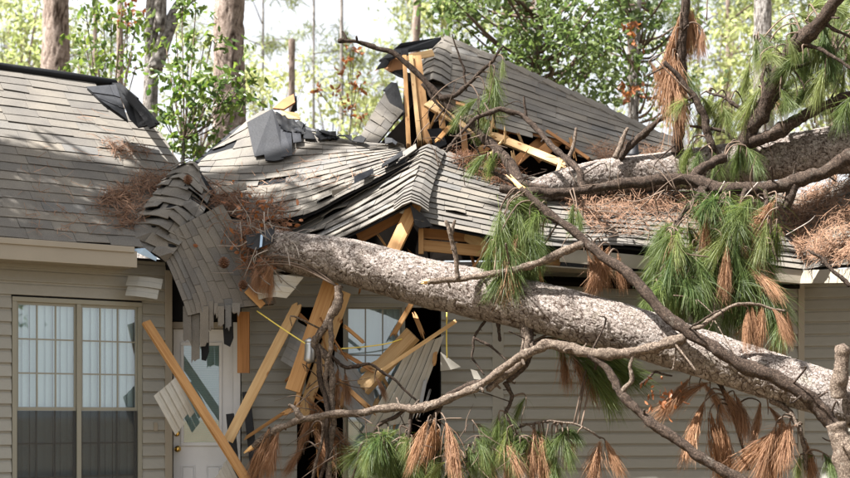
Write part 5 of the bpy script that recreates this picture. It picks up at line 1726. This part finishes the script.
# ---- needle litter on the roofs (nobody could count it)
def litter(name, label, patch, poly, N, mat, depth=.05, ln=(.10, .22), seed=0, width=.006, sigma=None):
    r = np.random.default_rng(seed)
    xs = [p[0] for p in poly]; ys = [p[1] for p in poly]
    C = []; NN = []
    cl = [(r.uniform(min(xs), max(xs)), r.uniform(min(ys), max(ys))) for _ in range(14)]
    while len(C) < N:
        if r.random() < .75:
            c = cl[r.integers(0, len(cl))]
            x = r.normal(c[0], (max(xs) - min(xs)) * .09); y = r.normal(c[1], (max(ys) - min(ys)) * .09)
        else:
            x = r.uniform(min(xs), max(xs)); y = r.uniform(min(ys), max(ys))
        if not inside(poly, x, y): continue
        if callable(patch):
            p, n = patch(x, y)
        else:
            s, t = patch.locate(x, y)
            n = patch.nrm(s, t)[0] * patch.sgn(); p = patch.ev(s, t)[0]
        C.append(p + n * (.03 + abs(r.normal(0, depth)))); NN.append(n)
    C = np.array(C); NN = np.array(NN)
    C += r.normal(0, .02, C.shape)
    D = r.normal(0, 1, C.shape) - NN * 0
    D -= NN * np.sum(D * NN, axis=1)[:, None] * .75
    D /= np.linalg.norm(D, axis=1)[:, None]
    S = np.cross(D, NN + r.normal(0, .5, NN.shape)); S /= np.linalg.norm(S, axis=1)[:, None]
    L = r.uniform(ln[0], ln[1], len(C))[:, None]
    bend = r.normal(0, .18, C.shape) * L
    V = np.zeros((len(C), 6, 3))
    for k, v in enumerate((-.5, 0, .5)):
        p = C + D * L * v + (bend if k != 1 else 0)
        wv = width * (1, 1, .5)[k]
        V[:, 2 * k] = p - S * wv / 2; V[:, 2 * k + 1] = p + S * wv / 2
    i = np.arange(len(C))[:, None] * 6
    Fq = np.concatenate([i + np.array([[0, 1, 3, 2]]), i + np.array([[2, 3, 5, 4]])], 0)
    o = mesh_obj(name, V.reshape(-1, 3), Fq, mat)
    tag(o, label, 'pine needles', kind='stuff')
    return o


litter('needle_litter', 'reddish brown pine needle heap lying on the left roof slope', roof1, [(87, 208), (105, 198), (122, 193), (132, 180), (150, 176), (170, 170), (190, 172), (186, 182), (178, 196), (158, 200), (146, 207), (140, 222), (128, 232), (112, 222), (98, 216)], 1000, M['litter'], .025, seed=1)
litter('needle_litter', 'small rusty needle patch near the top of the left roof slope', roof1, [(98, 142), (110, 143), (125, 148), (146, 152), (150, 159), (135, 158), (118, 156), (106, 150)], 160, M['litter'], .02, seed=2)
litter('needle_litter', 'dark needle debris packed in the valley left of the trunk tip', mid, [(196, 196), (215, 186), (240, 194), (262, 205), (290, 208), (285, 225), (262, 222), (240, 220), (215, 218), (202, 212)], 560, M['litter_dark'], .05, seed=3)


def valley(x, y):
    return at(x, y, 12.62 + (250 - y) * .006), np.array([.1, -.75, .65])


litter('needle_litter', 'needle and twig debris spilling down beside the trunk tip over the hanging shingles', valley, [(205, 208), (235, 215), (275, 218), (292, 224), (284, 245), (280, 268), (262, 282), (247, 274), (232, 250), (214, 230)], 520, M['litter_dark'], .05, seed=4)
litter('needle_litter', 'small rusty needle tuft on the edge between the two crushed middle slopes', gl, [(318, 203), (330, 194), (340, 186), (352, 186), (360, 178), (375, 172), (366, 184), (350, 194), (334, 203)], 260, M['litter'], .04, seed=5)
litter('needle_litter', 'thick orange needle mat on the eave behind the big drooping green boughs', gr, [(566, 190), (640, 188), (720, 190), (800, 196), (802, 240), (740, 244), (690, 240), (640, 240), (600, 236), (572, 222), (560, 205)], 3400, M['litter'], .05, seed=6)
litter('needle_litter', 'thick orange needle mat covering the right wing roof at the right edge', wr, [(803, 196), (850, 178), (900, 170), (900, 262), (850, 262), (803, 266), (790, 250)], 3200, M['litter'], .05, seed=7)
litter('needle_litter', 'brown needles along the broken top edge of the crushed gable', gr, [(446, 158), (470, 160), (505, 172), (530, 184), (520, 194), (488, 184), (462, 170)], 800, M['litter_dark'], .05, seed=8)
litter('needle_litter', 'dead needles piled against the upper trunk on the rear roof', up, [(585, 152), (605, 146), (640, 150), (670, 156), (670, 166), (600, 168)], 600, M['litter'], .04, seed=9)
litter('needle_litter', 'needles scattered over the shingles of the left roof slope', roof1, [(20, 150), (90, 110), (150, 150), (185, 168), (120, 240), (20, 235)], 140, M['litter'], .01, seed=10)
litter('needle_litter', 'few needles scattered over the sagging middle slope', mid, [(200, 180), (260, 160), (400, 150), (380, 175), (300, 212), (220, 208)], 120, M['litter'], .01, seed=11)


# ---- pine cones
def cone(p, size, label):
    V = []; Fc = []
    r = random.Random(int(p[0] * 100))
    rings = 9
    for i in range(rings):
        f = i / (rings - 1)
        rad = size * .42 * math.sin(math.pi * (.12 + .82 * f)) + .004
        z = size * (f - .5)
        m = 9
        for k in range(m):
            a = 2 * math.pi * (k + .5 * (i % 2)) / m
            c = np.array([math.cos(a), math.sin(a), 0]); tdir = np.array([-math.sin(a), math.cos(a), 0])
            b = len(V)
            V += [c * rad * .4 + [0, 0, z], c * rad + tdir * size * .1 + [0, 0, z + size * .04], c * rad * 1.25 + [0, 0, z + size * .10], c * rad - tdir * size * .1 + [0, 0, z + size * .04]]
            Fc.append((b, b + 1, b + 2, b + 3))
    core, cf, _ = tube_arrays([np.array([0, 0, -size * .5]), np.array([0, 0, 0]), np.array([0, 0, size * .5])], [size * .12, size * .26, size * .1], 8, 8)
    b = len(V)
    V = np.vstack([np.array(V), core]); Fc += [tuple(b + q for q in f) for f in cf]
    rot = np.array(Matrix.Rotation(r.uniform(.4, 1.4), 3, 'X') @ Matrix.Rotation(r.uniform(0, 3), 3, 'Z'))
    o = mesh_obj('pine_cone', V @ rot.T + p, Fc, M['litter_dark'])
    tag(o, label, 'pine cone', 'pine cones')


cone(at(224, 263, 12.45), .11, 'dark pine cone on the lower part of the hanging shingles')
cone(at(188, 180, 12.85), .09, 'dark pine cone at the top of the buckled shingles on the left roof')
cone(at(243, 285, 12.4), .09, 'dark pine cone at the end of the twigs below the trunk tip')
# ================================================================== standing trees behind
def pine_tree(px, Y, wpx, label, mat='bark_bg', lean=0.0, h=None, fork=None, crown=True, snag=None, detail=1, crown_mat='needle_y', bowx=0.0):
    X = (px - 425) / F * Y
    rad = wpx * Y / F / 2
    h = h or tr_.uniform(17, 24)
    root = thing('pine_tree' if snag is None else 'tree_snag', (X, Y, 0), label, 'tree', 'trees standing behind the house')
    if snag: h = snag
    # (px is where the trunk shows about 4 m up)
    P = [np.array([X - lean * 5 + lean * z + bowx * math.sin(z * .35), Y + .02 * z, z]) for z in np.linspace(-.1, h, 7)]
    R = [rad * 1.35] + list(np.linspace(rad * 1.05, rad * (.35 if snag is None else .8), 6))
    big = wpx > 14
    tube('trunk', P, R, M[mat], root, (260 if big else 90), (48 if big else 14), bark=(.16, .07, min(.03, rad * .13)), seed=int(px))
    r = np.random.default_rng(int(px) + 3)
    if fork:
        for (z0, pts, rr) in fork:
            tube('limb', [np.array([X + a, Y + b, c]) for a, b, c in pts], [rr, rr * .8, rr * .5], M[mat], root, 60, 20, bark=(.16, .07, .01), seed=3)
    if crown:
        C = []
        for k in range(9):
            z = h * r.uniform(.68, 1.0); a = r.uniform(0, 6.28); L = (h - z) * .35 + r.uniform(1.0, 2.4)
            e = np.array([P[-1][0] - lean * (h - z) + math.cos(a) * L, Y + math.sin(a) * L, z + .4])
            s = np.array([P[-1][0] - lean * (h - z), Y, z - .5])
            tube('limb', [s, (s + e) / 2 + [0, 0, .15], e], [rad * .3, rad * .2, rad * .08], M['twig'], root, 8, 6)
            for q in range(7):
                C.append(s + (e - s) * r.uniform(.4, 1.05) + r.normal(0, .35, 3))
        V = []; Fs = []; off = 0
        N = 55
        C = np.repeat(np.array(C), N, axis=0)
        V, Fq = leaves_arrays(C + r.normal(0, .16, C.shape), .30, r, .06)
        mesh_obj('crown', V, Fq, M[crown_mat], root)
    return root


pine_tree(53, 24.0, 29, 'thick pine trunk above the left roof, sunlit on its left side')
pine_tree(228, 21.0, 31, 'thickest scaly pine trunk standing above the gap between the left roof and the sagging roof')
pine_tree(147, 20.0, 17, 'smooth grey forked trunk just behind the end of the left roof ridge', 'bark_grey', lean=.02, h=13,
          fork=[(6, [(.12, 0, 6.6), (.45, .1, 7.55), (.95, .2, 8.0), (1.9, .3, 8.8)], .11), (6, [(.2, 0, 7.2), (.3, -.2, 9.5), (.6, -.4, 11.5)], .09)], crown=True)
pine_tree(118, 33.0, 8, 'slender tan trunk between the thick left pine and the grey forked trunk')
pine_tree(291, 27.0, 7.5, 'broken-topped thin snag standing behind the left peak of the sagging roof', crown=False, snag=ZC + (HY - 37) / F * 27.0)
pine_tree(402, 31.0, 10, 'slim trunk leaning slightly right behind the broken roof peak', lean=.06)
pine_tree(341, 37.0, 4.5, 'very thin straight dark trunk left of the arching branch tip', 'bark_grey')
pine_tree(313, 41.0, 3.6, 'hair-thin pale trunk between the snag and the arching branch tip', 'bark_grey')
pine_tree(765, 22.0, 21, 'grey standing trunk at the right behind the slanting dark limb', 'bark_grey', h=18)
pine_tree(730, 37.0, 7, 'thin tan trunk left of the grey standing trunk at the right')
pine_tree(633, 30.0, 10, 'pale trunk behind the leafy oak, left of the hanging dead needles', 'bark_grey')
pine_tree(18, 42.0, 5, 'thin far trunk at the upper left corner', 'bark_grey')
pine_tree(93, 40.0, 6, 'thin far trunk right of the thick left pine')
pine_tree(262, 46.0, 4, 'thin far trunk right of the thickest scaly pine', 'bark_grey')
pine_tree(442, 44.0, 5, 'thin far trunk just right of the broken roof peak')
pine_tree(700, 46.0, 5, 'thin far trunk right of the hanging dead needles', 'bark_grey')
pine_tree(836, 40.0, 6, 'thin far trunk near the right edge behind the slanting limb')
pine_tree(535, 42.0, 6, 'thin far trunk behind the leafy oak')


def leafy_tree(px, Y, h, label, clumps, leaf_n, size, mat, trunk_w=.12, spread=.42, name='broadleaf_tree', bark='bark_grey', squash=.75, aspect=.5, group='trees standing behind the house'):
    """trunk, limbs to each clump, and leaves spread through the clumps; clumps = (px, py, Y, radius m)"""
    X = (px - 425) / F * Y
    root = thing(name, (X, Y, 0), label, 'tree', group)
    r = np.random.default_rng(int(px * 7 + Y))
    top = np.array([X, Y, h])
    tube('trunk', [np.array([X, Y, -.1]), np.array([X + .1, Y, h * .35]), np.array([X - .08, Y + .05, h * .7]), top], [trunk_w, trunk_w * .8, trunk_w * .55, trunk_w * .2], M[bark], root, 50, 12, bark=(.14, .06, .008), seed=4)
    C = []
    for (cx, cy, cY, cr) in clumps:
        c = at(cx, cy, cY)
        zs = max(.8, min(c[2] - .3 - .25 * abs(c[0] - X), h))
        s = np.array([X, Y, zs])
        tube('limb', [s, (s + c) / 2 + np.array([0, 0, -.12]), c], [trunk_w * .2, trunk_w * .13, .008], M['twig'], root, 12, 6, rough=.2)
        n = int(leaf_n * (cr / .5) ** 2)
        # sub clumps give light and dark bunches and gaps
        k = max(3, int(7 * cr / .5))
        sub = c + r.normal(0, cr * .55, (k, 3)) * [1, 1, squash]
        for q in range(k):
            C.append(sub[q] + r.normal(0, spread * cr * .55, (max(4, n // k), 3)) * [1, 1, squash])
    C = np.vstack(C)
    V, Fq = leaves_arrays(C, size, r, aspect, .15)
    mesh_obj('crown', V, Fq, M[mat], root)
    return root


# magnolia-like understory on the left
cl1 = [(86, 14, 19, .35), (78, 66, 19.2, .3), (97, 50, 18.8, .35), (112, 64, 19, .3), (120, 38, 19.4, .35), (132, 52, 18.6, .3), (128, 18, 19, .35), (112, 8, 19, .3), (98, 70, 18.5, .3), (135, 30, 19, .3), (122, 5, 18.6, .3), (84, 36, 19.5, .25), (104, 28, 18.9, .25), (92, 62, 18.6, .25), (136, 66, 19.2, .3)]
leafy_tree(108, 19.0, 5.2, 'glossy leaved young tree above the left roof ridge, left of the grey forked trunk', cl1, 80, .125, 'leaf', .06)
cl2 = [(166, 46, 18, .3), (176, 32, 18.2, .25), (172, 68, 17.6, .3), (188, 60, 18, .25), (170, 96, 17.6, .35), (184, 84, 17.4, .35), (200, 88, 17.5, .4), (216, 82, 17.6, .35), (232, 86, 17.5, .4), (246, 80, 17.6, .3), (246, 96, 17.8, .25), (206, 102, 17.5, .35), (168, 122, 17.6, .35), (182, 138, 17.6, .35), (172, 150, 17.6, .3), (196, 150, 17.6, .3), (208, 134, 17.8, .25), (218, 104, 17.6, .3), (190, 112, 17.6, .35), (204, 46, 18, .25), (196, 8, 18, .3), (182, 4, 18, .25), (212, 40, 18.2, .2), (163, 140, 17.7, .3), (226, 140, 17.8, .2), (158, 108, 17.6, .25)]
leafy_tree(184, 17.6, 5.0, 'glossy leaved young tree in front of the thickest pine trunk', cl2, 105, .125, 'leaf', .06)
# dense oak above the rear roof
rr2 = random.Random(12)
cl3 = []
while len(cl3) < 62:
    x = rr2.uniform(448, 612); y = rr2.uniform(-45, 96)
    if y > 28 + (x - 470) * .48 + 18: continue
    if x < 468 and y > 32: continue
    cl3.append((x, y, rr2.uniform(19.5, 22.5), rr2.uniform(.32, .55)))
leafy_tree(540, 21.0, 8.6, 'dense dark green oak rising behind the rear roof slope', cl3, 88, .13, 'leaf_oak', .16)
cl4 = []
while len(cl4) < 40:
    x = rr2.uniform(590, 690); y = rr2.uniform(-45, 128)
    if y > 28 + (x - 470) * .46 + 14: continue
    cl4.append((x, y, rr2.uniform(20.5, 23.5), rr2.uniform(.28, .5)))
leafy_tree(640, 22.0, 8.6, 'looser green oak with gaps right of the dense oak behind the rear roof', cl4, 64, .13, 'leaf_oak', .14)
# brown withered leaves on thin saplings
leafy_tree(352, 21.5, 6.6, 'sapling with withered red-brown leaves left of the broken roof peak', [(350, 50, 21.5, .16), (353, 60, 21.4, .14), (348, 72, 21.5, .16), (361, 84, 21.5, .2), (356, 88, 21.6, .15), (340, 94, 21.5, .15), (352, 107, 21.5, .15), (362, 118, 21.5, .15), (318, 90, 21.5, .12)], 40, .12, 'leaf_dead', .03)
leafy_tree(636, 20.5, 6.6, 'sapling with withered red-brown leaves left of the hanging dead needles', [(628, 38, 20.5, .2), (626, 28, 20.5, .16), (634, 82, 20.5, .2), (628, 100, 20.5, .16), (640, 92, 20.5, .16)], 40, .12, 'leaf_dead', .03)
leafy_tree(128, 20.6, 7.6, 'sapling with withered brown leaves at the top left between two trunks', [(124, 6, 20.4, .2), (132, 14, 20.4, .2), (138, 20, 20.4, .15), (126, 22, 20.4, .12)], 70, .14, 'leaf_dead', .03)
# mid distance saplings with light leaves
far = [(10, 36, 30, (0, 40, 0, 70)), (70, 44, 26, (60, 110, 10, 90)), (270, 40, 22, (240, 310, 70, 150)), (330, 44, 26, (300, 400, 50, 150)), (390, 36, 22, (340, 410, 85, 150)), (200, 46, 30, (160, 260, 30, 160)),
       (715, 34, 34, (690, 760, 20, 160)), (770, 38, 34, (740, 830, 0, 160)), (830, 34, 40, (790, 870, -10, 150)), (460, 42, 22, (400, 470, -10, 60)), (600, 46, 26, (470, 680, -10, 120)), (690, 44, 24, (650, 740, 10, 150)), (850, 46, 22, (820, 890, 0, 140)), (20, 50, 20, (-30, 60, 0, 90))]
desc = ['pale yellow-green tree at the upper left corner', 'pale tree glimpsed between the thick left pine and its right neighbour', 'pale sapling foliage behind the left peak of the sagging roof', 'pale yellow-green foliage behind the dip of the sagging roof', 'light green shrub tree just left of the broken roof peak', 'pale foliage behind the thickest pine trunk',
        'yellow-green tree right of the hanging dead needles', 'yellow-green tree around the grey standing trunk at the right', 'yellow-green tree near the right edge', 'pale foliage above the broken roof peak', 'far pale foliage seen through the gaps of the oaks', 'far pale foliage behind the upper trunk limbs', 'pale far tree at the right edge', 'pale far tree behind the left roof ridge']
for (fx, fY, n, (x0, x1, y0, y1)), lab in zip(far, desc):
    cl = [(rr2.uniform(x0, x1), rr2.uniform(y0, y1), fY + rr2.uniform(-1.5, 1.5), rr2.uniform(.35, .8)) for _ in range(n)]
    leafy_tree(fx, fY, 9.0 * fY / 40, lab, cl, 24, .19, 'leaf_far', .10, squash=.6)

# tall pines on the sun side, out of the picture: they throw the broken shade over the left wall and roof
def shade_pine(X, Y, h, label, seed, nclump=60, cz=(.5, 1.0), rad=2.2):
    root = thing('pine_tree', (X, Y, 0), label, 'tree', 'trees standing in the front yard')
    r = np.random.default_rng(seed)
    tube('trunk', [np.array([X, Y, -.1]), np.array([X + .1, Y, h * .5]), np.array([X, Y, h])], [.24, .19, .06], M['bark_bg'], root, 60, 16, bark=(.16, .07, .02), seed=seed)
    C = []
    for k in range(nclump):
        z = h * r.uniform(*cz); a = r.uniform(0, 6.28); L = rad * math.sqrt(r.random()) * (1.15 - .5 * (z / h))
        e = np.array([X + math.cos(a) * L, Y + math.sin(a) * L, z]); s = np.array([X, Y, z - .3 - L * .2])
        if k % 3 == 0:
            tube('limb', [s, (s + e) / 2, e], [.04, .03, .01], M['twig'], root, 8, 6)
        C.append(e + r.normal(0, .3, (40, 3)) * [1, 1, .6])
    C = np.vstack(C)
    V, Fq = leaves_arrays(C, .4, r, .12)
    mesh_obj('crown', V, Fq, M['needle'], root)


def toward_sun(p, dist):
    return np.array(p) + np.array(SUN) * dist


SHADE = [((-3.6, 12.4, 1.5), 9.5, 21, 9, 2.3), ((-2.15, 12.5, 2.3), 9.0, 22, 62, .95), ((1.5, 15.4, 5.0), 24.0, 23, 75, 2.0)]
for (p, dd, sd_, nc, rd) in SHADE:
    q = toward_sun(p, dd)
    shade_pine(q[0], q[1], q[2] + 2.2, {21: 'tall wide crowned pine in the front yard before the double window', 22: 'slimmer pine in the front yard before the front door', 23: 'tallest pine at the far left of the front yard'}[sd_], sd_, nc, ((q[2] - 1.8) / (q[2] + 2.2), 1.0), rd)


# leafy trees of the front yard, beside the camera: they dim the sky light on the left wall and mirror in its panes
def yard_tree(X, Y, h, rad, label, seed):
    root = thing('broadleaf_tree', (X, Y, 0), label, 'tree', 'trees standing in the front yard')
    r = np.random.default_rng(seed)
    tube('trunk', [np.array([X, Y, -.1]), np.array([X + .08, Y, h * .4]), np.array([X, Y, h * .9])], [.14, .11, .03], M['bark_grey'], root, 50, 14, bark=(.14, .06, .01), seed=seed)
    C = []
    for k in range(46):
        d = r.normal(0, 1, 3); d /= np.linalg.norm(d)
        c = np.array([X, Y, h * .58]) + d * np.array([rad, rad, h * .40]) * r.random() ** .4
        c[2] = max(c[2], .9)
        if k % 4 == 0:
            tube('limb', [np.array([X, Y, min(c[2] * .7, h * .8)]), (np.array([X, Y, c[2] * .75]) + c) / 2, c], [.045, .03, .01], M['twig'], root, 8, 6)
        C.append(c + r.normal(0, .28, (70, 3)))
    V, Fq = leaves_arrays(np.vstack(C), .2, r, .5, .2)
    mesh_obj('crown', V, Fq, M['leaf_oak'], root)


yard_tree(-7.4, 7.8, 6.4, 1.8, 'leafy oak in the front yard nearest the double window', 61)
yard_tree(-7.6, 2.4, 7.4, 2.0, 'leafy oak in the front yard off to the left of the camera', 62)
yard_tree(7.2, 0.4, 8.0, 2.2, 'leafy oak in the front yard off to the right of the camera', 63)
